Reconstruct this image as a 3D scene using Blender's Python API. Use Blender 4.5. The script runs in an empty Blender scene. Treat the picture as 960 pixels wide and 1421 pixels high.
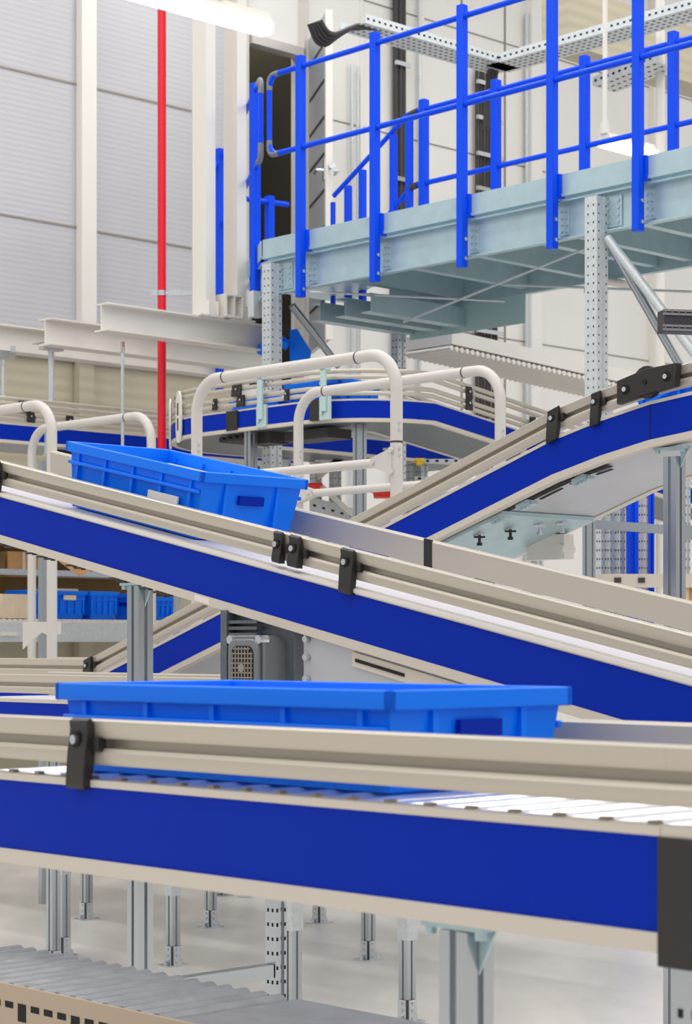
import bpy, math, random
from mathutils import Vector as V
random.seed(4)
C = bpy.context.scene.collection
F, HX, HY, H = 2800.0, 480.0, 893.0, 1.6          # focal length in pixels, principal column, horizon row, eye height
TH = math.atan(2660/2800)
D1 = V((-math.sin(TH), math.cos(TH), 0))            # building axis one (away, left)
D2 = V((math.cos(TH), math.sin(TH), 0))             # building axis two (away, right)
Z = V((0,0,1)); X = V((1,0,0))
VP1, VP2 = -2180.0, 480+2800*2800/2660

def at(px, py, Y): return V(((px-HX)/F*Y, Y, H+(HY-py)/F*Y))
def y1(px, px0, Y0): return Y0*(px0-VP1)/(px-VP1)   # distance along a line parallel to D1
def y2(px, px0, Y0): return Y0*(VP2-px0)/(VP2-px)
def on1(px, px0, Y0, z):
    Y = y1(px, px0, Y0); return V(((px-HX)/F*Y, Y, z))
def on2(px, px0, Y0, z):
    Y = y2(px, px0, Y0); return V(((px-HX)/F*Y, Y, z))
def zof(py, Y): return H+(HY-py)/F*Y

# ------------------------------------------------------------ materials
def lin(c):
    return tuple((x/255/12.92 if x/255 <= .04045 else ((x/255+.055)/1.055)**2.4) for x in c)
def mat(name, rgb, rough=.5, metal=0, emit=0, noise=0, scale=20, bump=0, spec=.5, stretch=None, coat=0):
    m = bpy.data.materials.new(name); m.use_nodes = True
    nt = m.node_tree; b = nt.nodes['Principled BSDF']; c = lin(rgb)+(1,)
    b.inputs['Base Color'].default_value = c
    b.inputs['Roughness'].default_value = rough; b.inputs['Metallic'].default_value = metal
    b.inputs['Specular IOR Level'].default_value = spec
    b.inputs['Coat Weight'].default_value = coat
    if emit:
        b.inputs['Emission Color'].default_value = c; b.inputs['Emission Strength'].default_value = emit
    if noise or bump:
        tc = nt.nodes.new('ShaderNodeNewGeometry'); mp = nt.nodes.new('ShaderNodeMapping')
        if stretch: mp.inputs['Scale'].default_value = stretch
        n = nt.nodes.new('ShaderNodeTexNoise'); n.inputs['Scale'].default_value = scale; n.inputs['Detail'].default_value = 6
        nt.links.new(tc.outputs['Position'], mp.inputs['Vector']); nt.links.new(mp.outputs['Vector'], n.inputs['Vector'])
        if noise:
            r = nt.nodes.new('ShaderNodeValToRGB')
            lo = tuple(max(0, x*(1-noise)) for x in c[:3])+(1,); hi = tuple(min(1, x*(1+noise)) for x in c[:3])+(1,)
            r.color_ramp.elements[0].color = lo; r.color_ramp.elements[1].color = hi
            r.color_ramp.elements[0].position = .3; r.color_ramp.elements[1].position = .7
            nt.links.new(n.outputs['Fac'], r.inputs['Fac']); nt.links.new(r.outputs['Color'], b.inputs['Base Color'])
        if bump:
            bp = nt.nodes.new('ShaderNodeBump'); bp.inputs['Strength'].default_value = bump; bp.inputs['Distance'].default_value = .01
            nt.links.new(n.outputs['Fac'], bp.inputs['Height']); nt.links.new(bp.outputs['Normal'], b.inputs['Normal'])
    return m
def ribbed(name, rgb, pitch=.035, strength=.5, dark=.9):
    """painted steel panel with fine horizontal ribs and a little unevenness"""
    m = mat(name, rgb, .45, noise=.05, scale=.8); nt = m.node_tree; b = nt.nodes['Principled BSDF']
    g = nt.nodes.new('ShaderNodeNewGeometry'); s = nt.nodes.new('ShaderNodeSeparateXYZ')
    mu = nt.nodes.new('ShaderNodeMath'); mu.operation = 'MULTIPLY'; mu.inputs[1].default_value = 2*math.pi/pitch
    sn = nt.nodes.new('ShaderNodeMath'); sn.operation = 'SINE'
    bp = nt.nodes.new('ShaderNodeBump'); bp.inputs['Strength'].default_value = strength; bp.inputs['Distance'].default_value = .006
    nt.links.new(g.outputs['Position'], s.inputs[0]); nt.links.new(s.outputs['Z'], mu.inputs[0]); nt.links.new(mu.outputs[0], sn.inputs[0])
    nt.links.new(sn.outputs[0], bp.inputs['Height']); nt.links.new(bp.outputs['Normal'], b.inputs['Normal'])
    return m
M = dict(
 blue = mat('blue_coated_sheet', (0,43,168), .5, spec=.1),
 railblue = mat('blue_paint', (0,74,232), .38, spec=.2),
 tote = mat('blue_plastic', (0,122,255), .38, spec=.25),
 totein = mat('tote_contents_paper', (236,232,226), .8, noise=.05, scale=8),
 beige = mat('beige_powder_coat', (206,197,184), .38),
 alu = mat('anodised_aluminium', (196,188,174), .36, metal=.35),
 tube = mat('light_grey_paint', (205,200,194), .35),
 galv = mat('galvanised_steel', (206,212,214), .42, metal=.35, noise=.08, scale=60),
 galvteal = mat('galvanised_sheet', (176,200,206), .38, metal=.35, noise=.06, scale=9),
 steel = mat('bright_steel', (210,214,218), .25, metal=.9),
 prof = mat('mill_aluminium_profile', (178,184,188), .24, metal=.95),
 roller = mat('zinc_roller', (232,232,236), .22, metal=.75),
 black = mat('black_plastic', (38,34,31), .45),
 pitch = mat('dark_slot', (16,16,18), .8),
 motor = mat('grey_cast_aluminium', (92,100,108), .4, metal=.2, noise=.1, scale=40),
 motorl = mat('motor_cowl', (120,126,130), .4, metal=.25),
 white = mat('white_paint', (226,222,214), .45),
 wall = ribbed('white_wall_panel', (186,186,190), .045, .10),
 wallr = mat('white_smooth_panel', (232,230,226), .5, noise=.03, scale=1),
 beigerib = ribbed('beige_ribbed', (178,170,148), .1, .25),
 red = mat('red_pipe_paint', (226,10,40), .3),
 cable = mat('dark_cable', (58,54,54), .55),
 floor = mat('polished_concrete', (226,221,216), .38, noise=.13, scale=2.6, bump=.05, stretch=(1,.35,1)),
 card = mat('cardboard', (198,152,98), .8, noise=.08, scale=14),
 cardl = mat('pale_cardboard', (226,206,180), .8, noise=.05, scale=14),
 lamp = mat('lit_diffuser', (255,252,246), .4, emit=3.2),
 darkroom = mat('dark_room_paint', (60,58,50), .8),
 belt = mat('pale_belt', (196,194,202), .5),
 under = mat('grey_underside_sheet', (186,188,194), .38, metal=.3, noise=.06, scale=3),
 tan = mat('tan_painted_sheet', (178,160,138), .45),
 bed = mat('grey_bed_plate', (146,148,152), .35, metal=.4, noise=.12, scale=14, stretch=(1,1,1)),
 redbin = mat('red_plastic', (230,50,36), .5),
 yellow = mat('yellow_plastic', (240,205,30), .5),
 glassy = mat('grey_door_slats', (176,180,186), .4, metal=.2),
 glow = mat('yellow_indicator', (255,220,110), .4, emit=1.4),
 olive = mat('brown_board', (120,92,50), .8, noise=.15, scale=5),
 teal = mat('light_green_steel', (190,214,212), .4, metal=.2),
 groove = mat('aluminium_groove', (150,144,134), .5, metal=.3),
)

# ------------------------------------------------------------ mesh builder
class MB:
    def __init__(s): s.v=[]; s.f=[]; s.m=[]
    def add(s, vs, fs, mi=0):
        n=len(s.v); s.v += [V(v) for v in vs]
        for f in fs: s.f.append(tuple(i+n for i in f)); s.m.append(mi)
    def obox(s, c, ax, ay, az, hx, hy, hz, mi=0):
        c=V(c); vs=[c+ax*(hx*i)+ay*(hy*j)+az*(hz*k) for i in(-1,1) for j in(-1,1) for k in(-1,1)]
        s.add(vs,[(0,1,3,2),(4,6,7,5),(0,4,5,1),(2,3,7,6),(0,2,6,4),(1,5,7,3)],mi); return s
    def box(s, c, w, d, h, mi=0): return s.obox(c, D2, D1, Z, w/2, d/2, h/2, mi)   # w along D2, d along D1
    def extr(s, prof, p, q, U, W, mi=0, cap=True):
        n=len(prof); vs=[V(p)+U*u+W*w for u,w in prof]+[V(q)+U*u+W*w for u,w in prof]
        fs=[(i,(i+1)%n,(i+1)%n+n,i+n) for i in range(n)]
        if cap: fs += [tuple(range(n))[::-1], tuple(range(n,2*n))]
        s.add(vs,fs,mi); return s
    def sweep(s, prof, path, lat, mi=0):
        n=len(prof); k=len(path); vs=[]
        for P,L in zip(path,lat): vs += [V(P)+L*a+Z*b for a,b in prof]
        fs=[(j*n+i, j*n+(i+1)%n, (j+1)*n+(i+1)%n, (j+1)*n+i) for j in range(k-1) for i in range(n)]
        fs += [tuple(range(n))[::-1], tuple(range((k-1)*n,k*n))]
        s.add(vs,fs,mi); return s
    def tube(s, pts, r, seg=12, mi=0, caps=True):
        pts=[V(p) for p in pts]; k=len(pts); vs=[]; prev=None
        for i,p in enumerate(pts):
            t=(pts[min(i+1,k-1)]-pts[max(i-1,0)]).normalized()
            if prev is None:
                a = Z if abs(t.z)<.9 else X
                u=t.cross(a).normalized()
            else: u=(prev-t*prev.dot(t)).normalized()
            prev=u; w=t.cross(u)
            rr = r[i] if isinstance(r,(list,tuple)) else r
            vs += [p+(u*math.cos(2*math.pi*j/seg)+w*math.sin(2*math.pi*j/seg))*rr for j in range(seg)]
        fs=[(j*seg+i, j*seg+(i+1)%seg, (j+1)*seg+(i+1)%seg, (j+1)*seg+i) for j in range(k-1) for i in range(seg)]
        if caps: fs += [tuple(range(seg))[::-1], tuple(range((k-1)*seg,k*seg))]
        s.add(vs,fs,mi); return s
    def build(s, name, mats, parent=None, bevel=0, smooth=True, kind=None):
        if not isinstance(mats,(list,tuple)): mats=[mats]
        lo=V((min(v.x for v in s.v),min(v.y for v in s.v),min(v.z for v in s.v)))
        hi=V((max(v.x for v in s.v),max(v.y for v in s.v),max(v.z for v in s.v)))
        o=(lo+hi)/2; o.z=lo.z
        me=bpy.data.meshes.new(name); me.from_pydata([v-o for v in s.v],[],s.f)
        for m in mats: me.materials.append(m)
        me.polygons.foreach_set('material_index', s.m); me.update()
        import bmesh
        b=bmesh.new(); b.from_mesh(me); bmesh.ops.recalc_face_normals(b,faces=b.faces); b.to_mesh(me); b.free()
        if smooth:
            me.shade_smooth(); me.set_sharp_from_angle(angle=math.radians(35))
        ob=bpy.data.objects.new(name,me); C.objects.link(ob)
        if parent: ob.parent=parent; ob.location=o-wloc(parent)
        else: ob.location=o
        if bevel:
            md=ob.modifiers.new('bevel','BEVEL'); md.width=bevel; md.segments=2; md.limit_method='ANGLE'
        if kind: ob['kind']=kind
        return ob
def wloc(o):
    l=V((0,0,0))
    while o: l=l+o.location; o=o.parent
    return l
def thing(name,label,cat,loc,group=None):
    o=bpy.data.objects.new(name,None); C.objects.link(o); o.location=loc; o.empty_display_size=.1
    o['label']=label; o['category']=cat
    if group: o['group']=group
    return o
def tag(o,label,cat,group=None):
    o['label']=label; o['category']=cat
    if group: o['group']=group
    return o
def fillet(pts, r, n=8):
    pts=[V(p) for p in pts]; out=[pts[0]]
    for i in range(1,len(pts)-1):
        a,b,c=pts[i-1],pts[i],pts[i+1]; u=(a-b).normalized(); w=(c-b).normalized()
        ang=u.angle(w); t=r/math.tan(ang/2); t=min(t,(a-b).length*.49,(c-b).length*.49); rr=t*math.tan(ang/2)
        ctr=b+(u+w).normalized()*(rr/math.sin(ang/2)); s=b+u*t-ctr; e=b+w*t-ctr; om=s.angle(e)
        for k in range(n+1):
            f=k/n; out.append(ctr+(s*math.sin((1-f)*om)+e*math.sin(f*om))/math.sin(om))
    out.append(pts[-1]); return out
def dots(mb, p, q, n_, U, size, pitch, mi, off=.0006, rows=(0,)):
    """dark punched holes on a face: p..q is the centre line, n_ the face normal, U across"""
    p=V(p); q=V(q); L=(q-p).length; d=(q-p).normalized(); k=int(L/pitch)
    for r in rows:
        for i in range(k):
            c=p+d*(pitch*(i+.5))+U*r+n_*off
            mb.add([c-d*size-U*size*.7,c-d*size+U*size*.7,c+d*size+U*size*.7,c+d*size-U*size*.7],[(0,1,2,3)],mi)
def bolt(mb, c, n_, r=.008, h=.006, mi=0): mb.tube([c,V(c)+n_*h],r,8,mi)

# ------------------------------------------------------------ legs
def slot_profile(w):
    h=w/2; g=w*.11; d=w*.14; e=w*.3
    pts=[]
    for k in range(4):
        ca,sa=math.cos(k*math.pi/2),math.sin(k*math.pi/2)
        for u,v in ((-h,-h),(-g,-h),(-g,-h+d),(g,-h+d),(g,-h)):
            pts.append((u*ca-v*sa,u*sa+v*ca))
    return pts
def leg(parent, x, y, ztop, w=.054, foot=True, sleeve=0, name='support_leg', zbot=0.0, ribs=False):
    mb=MB(); mb.extr(slot_profile(w),(x,y,zbot+.006),(x,y,ztop),D2,D1)
    lg=mb.build(name,M['prof'],parent,smooth=False)
    if sleeve:
        s=MB(); s.extr([(-w*.58,-w*.58),(w*.58,-w*.58),(w*.58,w*.58),(-w*.58,w*.58)],(x,y,sleeve),(x,y,ztop-.002),D2,D1); s.build('sleeve',M['galv'],lg)
    if foot:
        f=MB(); f.box((x,y,zbot+.004),.13,.09,.008)
        c=V((x,y,zbot))
        f.obox(c-D2*(w*.62)+Z*.05,D2,D1,Z,.003,.022,.05); f.obox(c-D1*(w*.62)+Z*.05,D2,D1,Z,.022,.003,.05)
        for s_ in (.02,.055,.085): bolt(f,c-D1*(w*.62)+Z*s_,-D1,.008,.009,0); bolt(f,c-D2*(w*.62)+Z*s_,-D2,.008,.009,0)
        f.build('foot_plate',M['steel'],lg)
        b=MB()
        for sx in (-.05,.05): b.tube([c+D2*sx+Z*.006,c+D2*sx+Z*.03],.009,8)
        b.build('anchor_bolt',M['steel'],lg)
    return lg
def bracket_top(parent, c, w=.06):
    m=MB(); c=V(c)
    m.obox(c+Z*(-.006),D2,D1,Z,w*.6,w*1.1,.004)
    m.add([c-D1*w*1.2, c-D1*w*.5, c-D1*w*.5-Z*.075, c-D1*w*1.2-D2*.004, c-D1*w*.5-D2*.004, c-D1*w*.5-Z*.075-D2*.004],[(0,1,2),(3,4,5),(0,1,4,3),(1,2,5,4),(2,0,3,5)])
    for k in (-.9,.9): bolt(m,c+D1*w*k-Z*.01-D2*w*.4,-Z,.009,.012)
    return m.build('mounting_bracket',M['galvteal'],parent)

# ------------------------------------------------------------ conveyors
def offs(path):
    """horizontal lateral direction (to the far side) with mitre"""
    out=[]; k=len(path)
    for i in range(k):
        a=(path[i]-path[i-1]) if i>0 else None; b=(path[i+1]-path[i]) if i<k-1 else None
        def nn(d): d=V((d.x,d.y,0)).normalized(); return V((d.y,-d.x,0))
        if a is None: n=nn(b)
        elif b is None: n=nn(a)
        else:
            n0,n1=nn(a),nn(b); n=(n0+n1).normalized(); n=n/max(.5,n.dot(n0))
        out.append(n)
    return out
def rail_prof(s, flip=False, a0=.004, top=.117):
    # grooved outside, smooth inside
    p=[(.002,.038),(-.001,.044),(0,.060),(.003,.063),(.005,.067),(.028,.067),(.028,.084),(.004,.084),(.0,.089),(-.002,.114),(.002,.117),(.030,.117),(.034,.112),(.034,.038)]
    if top<.1: p=[(.002,.052),(-.002,.060),(-.002,.072),(.003,.080),(.014,.083),(.022,.079),(.026,.070),(.024,.056),(.016,.05)]
    return [((-(a+a0) if flip else a+a0)*s, b*s) for a,b in p]
def frame_prof(s,h,flip=False):
    p=[(-.008,.012),(.035,.012),(.035,.004),(.008,.004),(.008,-h-.004),(.03,-h-.004),(.03,-h-.026),(-.010,-h-.026),(-.010,-h),(0,-h),(0,0),(-.008,0)]
    return [((-a if flip else a)*s,b*s) for a,b in p]
def clip(parent, P, side, along, s=1, tall=True, w=.05, b0=0):
    """black guide-rail clamp; side = outward normal, along = direction of the conveyor (with slope)"""
    P=V(P); n=side
    lo = -.004 if tall else .03
    pr=[(0,.112),(.006,.120),(.016,.114),(.014,.10),(.020,.06),(.024,lo+.01),(.022,lo),(.008,lo),(.0,.03)]
    mb=MB(); hw=w*s/2
    mb.extr([(a*s,b*s) for a,b in pr], P-along*hw, P+along*hw, n, Z, 0)
    mb.obox(P+along*(hw+.008*s)+Z*.074*s-n*.004*s, along, n, Z, .010*s, .010*s, .012*s, 0)
    c=mb.build('rail_clamp',M['black'],parent,bevel=.002*s)
    b=MB(); q=P-along*hw*.1+Z*.082*s+n*.0165*s
    b.tube([q,q+n*.0035*s],.014*s,14,1); b.tube([q+n*.003*s,q+n*.009*s],.0085*s,10,0)
    b.build('clamp_bolt',[M['steel'],M['pitch']],c)
    return c
def conveyor(label, cat, path, W, s=1., h=.125, surface='belt', rollers=None, farclip=True, name='belt_conveyor',
             panelrange=None, group=None, rails=True, underside=True, rail_ext=0, double=False, under='under'):
    """path = near top edge of the blue side sheet, going from the left/far end; far side lies to the right of it"""
    path=[V(p) for p in path]; lat=offs(path)
    mid=path[len(path)//2]; t=thing(name,label,cat,(mid.x,mid.y,0),group)
    t['_']=0; del t['_']
    far=[P+L*W for P,L in zip(path,lat)]
    MB().sweep(frame_prof(s,h),path,lat).build('side_frame',M['beige'],t)
    MB().sweep(frame_prof(s,h,True),far,lat).build('side_frame',M['beige'],t)
    MB().sweep([(-.005*s,-h*s),(-.0004,-h*s),(-.0004,0),(-.005*s,0)],path,lat).build('side_panel',M['blue'],t)
    MB().sweep([(.005*s,-h*s),(.0004,-h*s),(.0004,0),(.005*s,0)],far,lat).build('side_panel',M['blue'],t)
    if double:
        for q,fl in ((path,False),(far,True)):
            for up in (-.012,.032,.105,.149):
                MB().sweep([(a,b+up*s) for a,b in rail_prof(s,fl,top=.08)],q,lat).build('guide_rail',M['alu'],t)
    elif rails:
        MB().sweep(rail_prof(s),path,lat).build('guide_rail',M['alu'],t)
        MB().sweep(rail_prof(s,True),far,lat).build('guide_rail',M['alu'],t)
    if surface=='belt':
        MB().sweep([(.036*s,-.02*s),(W-.036*s,-.02*s),(W-.036*s,.008*s),(.036*s,.008*s)],path,lat).build('belt',M['belt'],t)
    if underside:
        MB().sweep([(.031*s,(-h-.022)*s),(W-.031*s,(-h-.022)*s),(W-.031*s,(-h-.014)*s),(.031*s,(-h-.014)*s)],path,lat).build('bottom_plate',M[under],t)
    return t,path,lat
def bracing(t, p, q, w=.03, m='prof'):
    d=(V(q)-V(p)).normalized(); u=d.cross(Z).normalized()
    MB().extr([(-w/2,-w/2),(-w*.1,-w/2),(-w*.1,-w*.3),(w*.1,-w*.3),(w*.1,-w/2),(w/2,-w/2),(w/2,w/2),(-w/2,w/2)],p,q,u,Z).build('cross_brace',M[m],t,smooth=False)

# ============================================================ SETTING
def plane(name,c,ax,ay,hx,hy,th,m,kind='structure',**k):
    n=ax.cross(ay).normalized(); return MB().obox(c,ax,ay,n,hx,hy,th/2).build(name,m,None,smooth=False,kind=kind)
MB().obox((0,9,-.05),X,V((0,1,0)),Z,16,14,.05).build('floor',M['floor'],None,smooth=False,kind='structure')

# back wall runs along D2; Y(380)=18.2
WR=(380,18.2)
def wallp(px,z): return on2(px,WR[0],WR[1],z)
def wallseg(name,px0,px1,z0,z1,m,off=0,th=.12):
    p,q=wallp(px0,0)+D1*(off+th/2),wallp(px1,0)+D1*(off+th/2)
    c=(p+q)/2; c.z=(z0+z1)/2
    return MB().obox(c,D2,D1,Z,(q-p).length/2,th/2,(z1-z0)/2).build(name,m,None,smooth=False,kind='structure')
def wy(px): return y2(px,*WR)
zpl=zof(505,wy(130))
wallseg('wall_left',-700,334,zpl,11,M['wall'])
wallseg('wall_left_lower',-700,334,0,zpl,M['beigerib'],off=.04)  # lower part of the left wall, coloured darker and beiger than above
wallseg('wall_right',416,1500,0,11,M['wallr'])
zd1=zof(66,wy(380))
wallseg('wall_over_door',334,416,zd1,11,M['wallr'])
wallseg('wall_under_door',334,416,0,3.9,M['wallr'])
# panel seams and pilaster on the left wall
p=wallp(116,0)
MB().obox(p-D1*.005+Z*zpl/2,D2,D1,Z,.075,.04,zpl/2).build('trim_21',M['beigerib'],None,kind='structure')
MB().obox(p-D1*.04+Z*(zpl/2+5.5),D2,D1,Z,.075,.04,5.5-zpl/2).build('trim_1',M['white'],None,kind='structure')
for i,(yy,x0,x1) in enumerate(((92,0,107),(297,0,107),(121,125,265),(320,125,265))):
    a=on2(x0-(60 if x0==0 else 0),*WR,0); b=on2(x1,*WR,0); z=zof(yy,wy(x0))
    MB().obox((a+b)/2+Z*z-D1*.004,D2,D1,Z,(b-a).length/2,.004,.008).build('trim_%d'%(i+2),M['groove'],None,kind='structure')
# vertical seams / pilasters of the right wall
for i,(px,w,d,m) in enumerate(((500,.03,.02,'wallr'),(583,.05,.03,'wallr'),(735,.16,.10,'wallr'),(640,.02,.01,'groove'),(700,.02,.01,'groove'),(905,.14,.08,'white'))):
    MB().obox(wallp(px,5.5)-D1*(d/2),D2,D1,Z,w/2,d/2,5.5).build('trim_%d'%(i+6),M[m],None,kind='structure')
for i,yy in enumerate((225,470,60)):
    a=wallp(420,0);b=wallp(1100,0); z=zof(yy,wy(700))
    MB().obox((a+b)/2+Z*z-D1*.003,D2,D1,Z,(b-a).length/2,.003,.006).build('trim_%d'%(i+12),M['groove'],None,kind='structure')
# dark room behind the doorway
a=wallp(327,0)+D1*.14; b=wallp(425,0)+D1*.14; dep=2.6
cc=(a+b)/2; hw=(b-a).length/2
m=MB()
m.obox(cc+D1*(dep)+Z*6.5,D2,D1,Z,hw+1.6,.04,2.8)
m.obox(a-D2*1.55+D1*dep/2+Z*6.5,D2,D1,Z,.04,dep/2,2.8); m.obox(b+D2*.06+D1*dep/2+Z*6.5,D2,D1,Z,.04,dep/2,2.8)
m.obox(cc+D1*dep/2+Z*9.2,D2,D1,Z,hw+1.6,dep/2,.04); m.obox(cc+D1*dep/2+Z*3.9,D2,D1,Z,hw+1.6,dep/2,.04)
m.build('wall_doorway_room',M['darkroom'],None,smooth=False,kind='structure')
# door frame
m=MB()
for px in (334,417):
    m.obox(wallp(px,6.2)-D1*.02,D2,D1,Z,.03,.06,2.35)
m.obox((wallp(342,0)+wallp(417,0))/2-D1*.02+Z*zd1,D2,D1,Z,(wallp(417,0)-wallp(342,0)).length/2,.06,.04)
m.build('trim_20',M['tube'],None,kind='structure')
# open door leaf, swung toward the camera on its right hinge
hinge=wallp(421,0)-D1*.10; 
t=thing('metal_door','grey slatted metal door standing open beside the dark doorway','door',(hinge.x,hinge.y,4.24))
dd=V((.196,-.98,0)).normalized(); 
tip_px=455
# solve leaf length so that the free edge lands where the leaf ends
L=.2
while True:
    q=hinge+dd*L
    if HX+F*q.x/q.y>tip_px or L>2: break
    L+=.01
zt=7.1
nn=dd.cross(Z)
m=MB().obox(hinge+dd*L/2+Z*(4.24+zt)/2,dd,nn,Z,L/2,.02,(zt-4.24)/2)
dl=m.build('door_leaf',M['glassy'],t)
m=MB()
for k in range(8):
    z=4.6+k*.32; m.obox(hinge+dd*L/2+Z*z+nn*.021,dd,nn,Z,L/2-.06,.004,.012); m.obox(hinge+dd*L/2+Z*z-nn*.021,dd,nn,Z,L/2-.06,.004,.012)
m.build('slat_seam',M['cable'],dl)
MB().obox(hinge+dd*(L+.02)+Z*(4.24+zt)/2,dd,nn,Z,.03,.03,(zt-4.24)/2).build('door_edge',M['white'],t)
m=MB(); q=hinge+dd*(L-.02)+Z*5.72
for s_ in (-1,1):
    m.tube([q,q+nn*.09*s_,q+nn*.09*s_-dd*.14],.014,8)
    m.obox(q+nn*.03*s_,dd,nn,Z,.03,.01,.09)
m.tube([q+dd*.03-Z*.0,q+dd*.16],.012,8); m.tube([q+dd*.16,q+dd*.20],.03,10)
m.build('door_handle',M['steel'],t)
# things in the dark room: cables with yellow lights, ladder tray
t=thing('cable_rack','black cable rack with small yellow lights inside the dark doorway','rack',wallp(395,3.94)+D1*1.7)
m=MB()
for k in range(9): m.tube([wallp(350+k*7.5,3.96)+D1*1.5,wallp(350+k*7.5,8.6)+D1*1.5],.035,8)
m.build('cable_bundle',M['cable'],t)
m=MB()
for k in range(11):
    for px in (380,392,398):
        if random.random()<.8:
            c=wallp(px,zof(140+k*9,wy(390)))+D1*1.44; m.obox(c,D2,D1,Z,.012,.01,.012)
m.build('indicator_light',M['glow'],t,kind='stuff')
l=bpy.data.lights.new('room_fill','POINT'); l.energy=55; l.color=(1,.9,.7); l.shadow_soft_size=.15; o=bpy.data.objects.new('room_fill',l); C.objects.link(o); o.location=wallp(362,8.0)+D1*.9  # added fill light without a visible source, brightens the doorway interior
t=thing('ladder_tray','perforated cable tray under the top of the dark doorway','cable tray',wallp(370,8.3)+D1*.9)
m=MB(); m.obox(wallp(372,8.35)+D1*.9,D2,D1,Z,.35,.18,.03)
m.build('tray_channel',M['galv'],t)

# ============================================================ FAR STRUCTURE
# hanging white steel beams
def ibeam_prof(h,b,tf=.012,tw=.009):
    return [(-b/2,0),(b/2,0),(b/2,-tf),(tw/2,-tf),(tw/2,-h+tf),(b/2,-h+tf),(b/2,-h),(-b/2,-h),(-b/2,-h+tf),(-tw/2,-h+tf),(-tw/2,-tf),(-b/2,-tf)]
beams=[(140,225,14.0,428,'white steel beam carrying the two white columns, its end nearest'),
       (62,225,15.0,447,'middle one of three white steel beams, its end left of the red pipe'),
       (-120,225,15.6,470,'rearmost white steel beam low along the left wall, its end out of frame')]
ZB=3.9
for px0,pr,Yr,yy,lab in beams:
    p=on2(px0,pr,Yr,ZB); q=on2(372,pr,Yr,ZB)
    ob=MB().extr(ibeam_prof(.19,.15),p,q,D1,Z).build('steel_beam',M['white'],None,smooth=False)
    tag(ob,lab,'steel beam')
# columns
for px,lab in ((283,'left one of the two white steel columns beside the red pipe'),(326,'right one of the two white steel columns, next to the blue railing')):
    c=on2(px,225,14.0,ZB); t=thing('steel_column',lab,'column',c)
    hp=[(-.043,-.075),(.043,-.075),(.043,.075),(-.043,.075)]
    MB().extr(hp,c+Z*.012,c+Z*6.5,D2,D1).build('column_shaft',M['white'],t,smooth=False)
    m=MB(); m.obox(c+Z*.006,D2,D1,Z,.11,.1,.006)
    for s_ in (-1,1): m.obox(c+Z*.06+D2*s_*.04-D1*.08,D2,D1,Z,.004,.03,.05)
    m.build('base_plate',M['white'],t)
# gusset box between columns
c=on2(308,225,14.0,ZB)
m=MB(); e=.075
for dx,dz,hx,hz in ((-e,.085,.006,.08),(e,.085,.006,.08),(0,.01,.07,.006),(0,.16,.07,.006),(0,.085,.006,.075)): m.obox(c+D2*dx+Z*(dz+.003)-D1*.08,D2,D1,Z,hx,.06,hz)
tag(m.build('gusset_bracket',M['white']),'small open white steel bracket at the foot of the right white column','bracket')
# red sprinkler pipe
YP=14.42; c=at(225,637,YP)
t=thing('sprinkler_pipe','tall vertical red pipe in front of the white wall','pipe',c)
MB().tube([at(224.5,634,YP),at(224.5,634,YP)+Z*7.5],.031,20).build('pipe',M['red'],t)
m=MB(); m.tube([c-Z*.05,c-Z*.05+Z*.12],.044,16); 
for s_ in(-1,1): m.obox(c+Z*.01+D2*.052*s_,D2,D1,Z,.014,.02,.02)
m.tube([c+Z*.03-D1*.04,c+Z*.03-D1*.08],.02,10)
m.build('pipe_coupling',M['red'],t)
m=MB(); q=at(224.5,407,YP); m.tube([q-Z*.018,q+Z*.018],.036,16)
m.obox(q+X*.13+Z*.0,X,V((0,1,0)),Z,.14,.018,.014); m.obox(q-X*.05,X,V((0,1,0)),Z,.02,.02,.02); m.obox(q+X*.1-V((0,.02,0)),X,V((0,1,0)),Z,.04,.012,.02)
m.build('pipe_clamp',M['steel'],t)
# hanger brackets and rods
def hanger(px,py,Y,zbot,r,lab,br=True):
    c=at(px,py,Y); t=thing('hanger_rod',lab,'hanger rod',V((c.x,c.y,zbot)))
    MB().tube([V((c.x,c.y,zbot)),c],r,10).build('rod',M['galv'],t)
    m=MB()
    if br:
        m.obox(c+Z*.02,D2,D1,Z,.085,.035,.022); m.obox(c+Z*.045+D1*.04,D2,D1,Z,.1,.05,.004); m.tube([c+D2*.085+Z*.03,c+D2*.085+Z*.09],.018,8); m.tube([c-Z*.02,c-Z*.06],.016,8)
    else: m.obox(c+Z*.0,D2,D1,Z,.012,.01,.04)
    m.build('beam_clamp',M['steel'],t)
# ------------------------------------------------ far conveyor F along D2
FR=(0,13.9); zF=zof(588,13.9)
def f2(px): return on2(px,*FR,zF)
# path must have its far side to the right: travel toward -D2 gives right = D1
pathF=[f2(420),f2(205),f2(0),f2(-160)]
t,pp,ll=conveyor('distant belt conveyor behind the red pipe and the left guard rails','conveyor',pathF,.6,.85,.125,double=True)
for px in (42,96,30):
    P=f2(px); clip(t,P+Z*(.0 if px!=30 else .07),-D1,D2,.85,False,.07)
for px in (36,):clip(t,f2(px)+Z*.07,-D1,D2,.85,False,.07)
m=MB()
for k in range(46):
    c=f2(80)+D2*(.031*k)-Z*.165; m.obox(c-D1*.0,D2,D1,Z,.009,.02,.02)
m.build('chain_guard',M['pitch'],t)
MB().sweep([(-.012,-.20),(.0,-.20),(.0,-.188),(-.012,-.188)],[f2(420),f2(60)],offs([f2(420),f2(60)])).build('lower_edge',M['beige'],t)
MB().obox(f2(66)-D1*.012-Z*.05,D2,D1,Z,.03,.012,.14).build('joint_plate',M['teal'],t)
zt_=zF+.17
hanger(71,486,14.42,zF+.19,.022,'grey hanger rod with clamp below the middle white beam')
hanger(4,496,14.5,zF+.19,.012,'hanger rod with clamp at the left picture edge')
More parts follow.
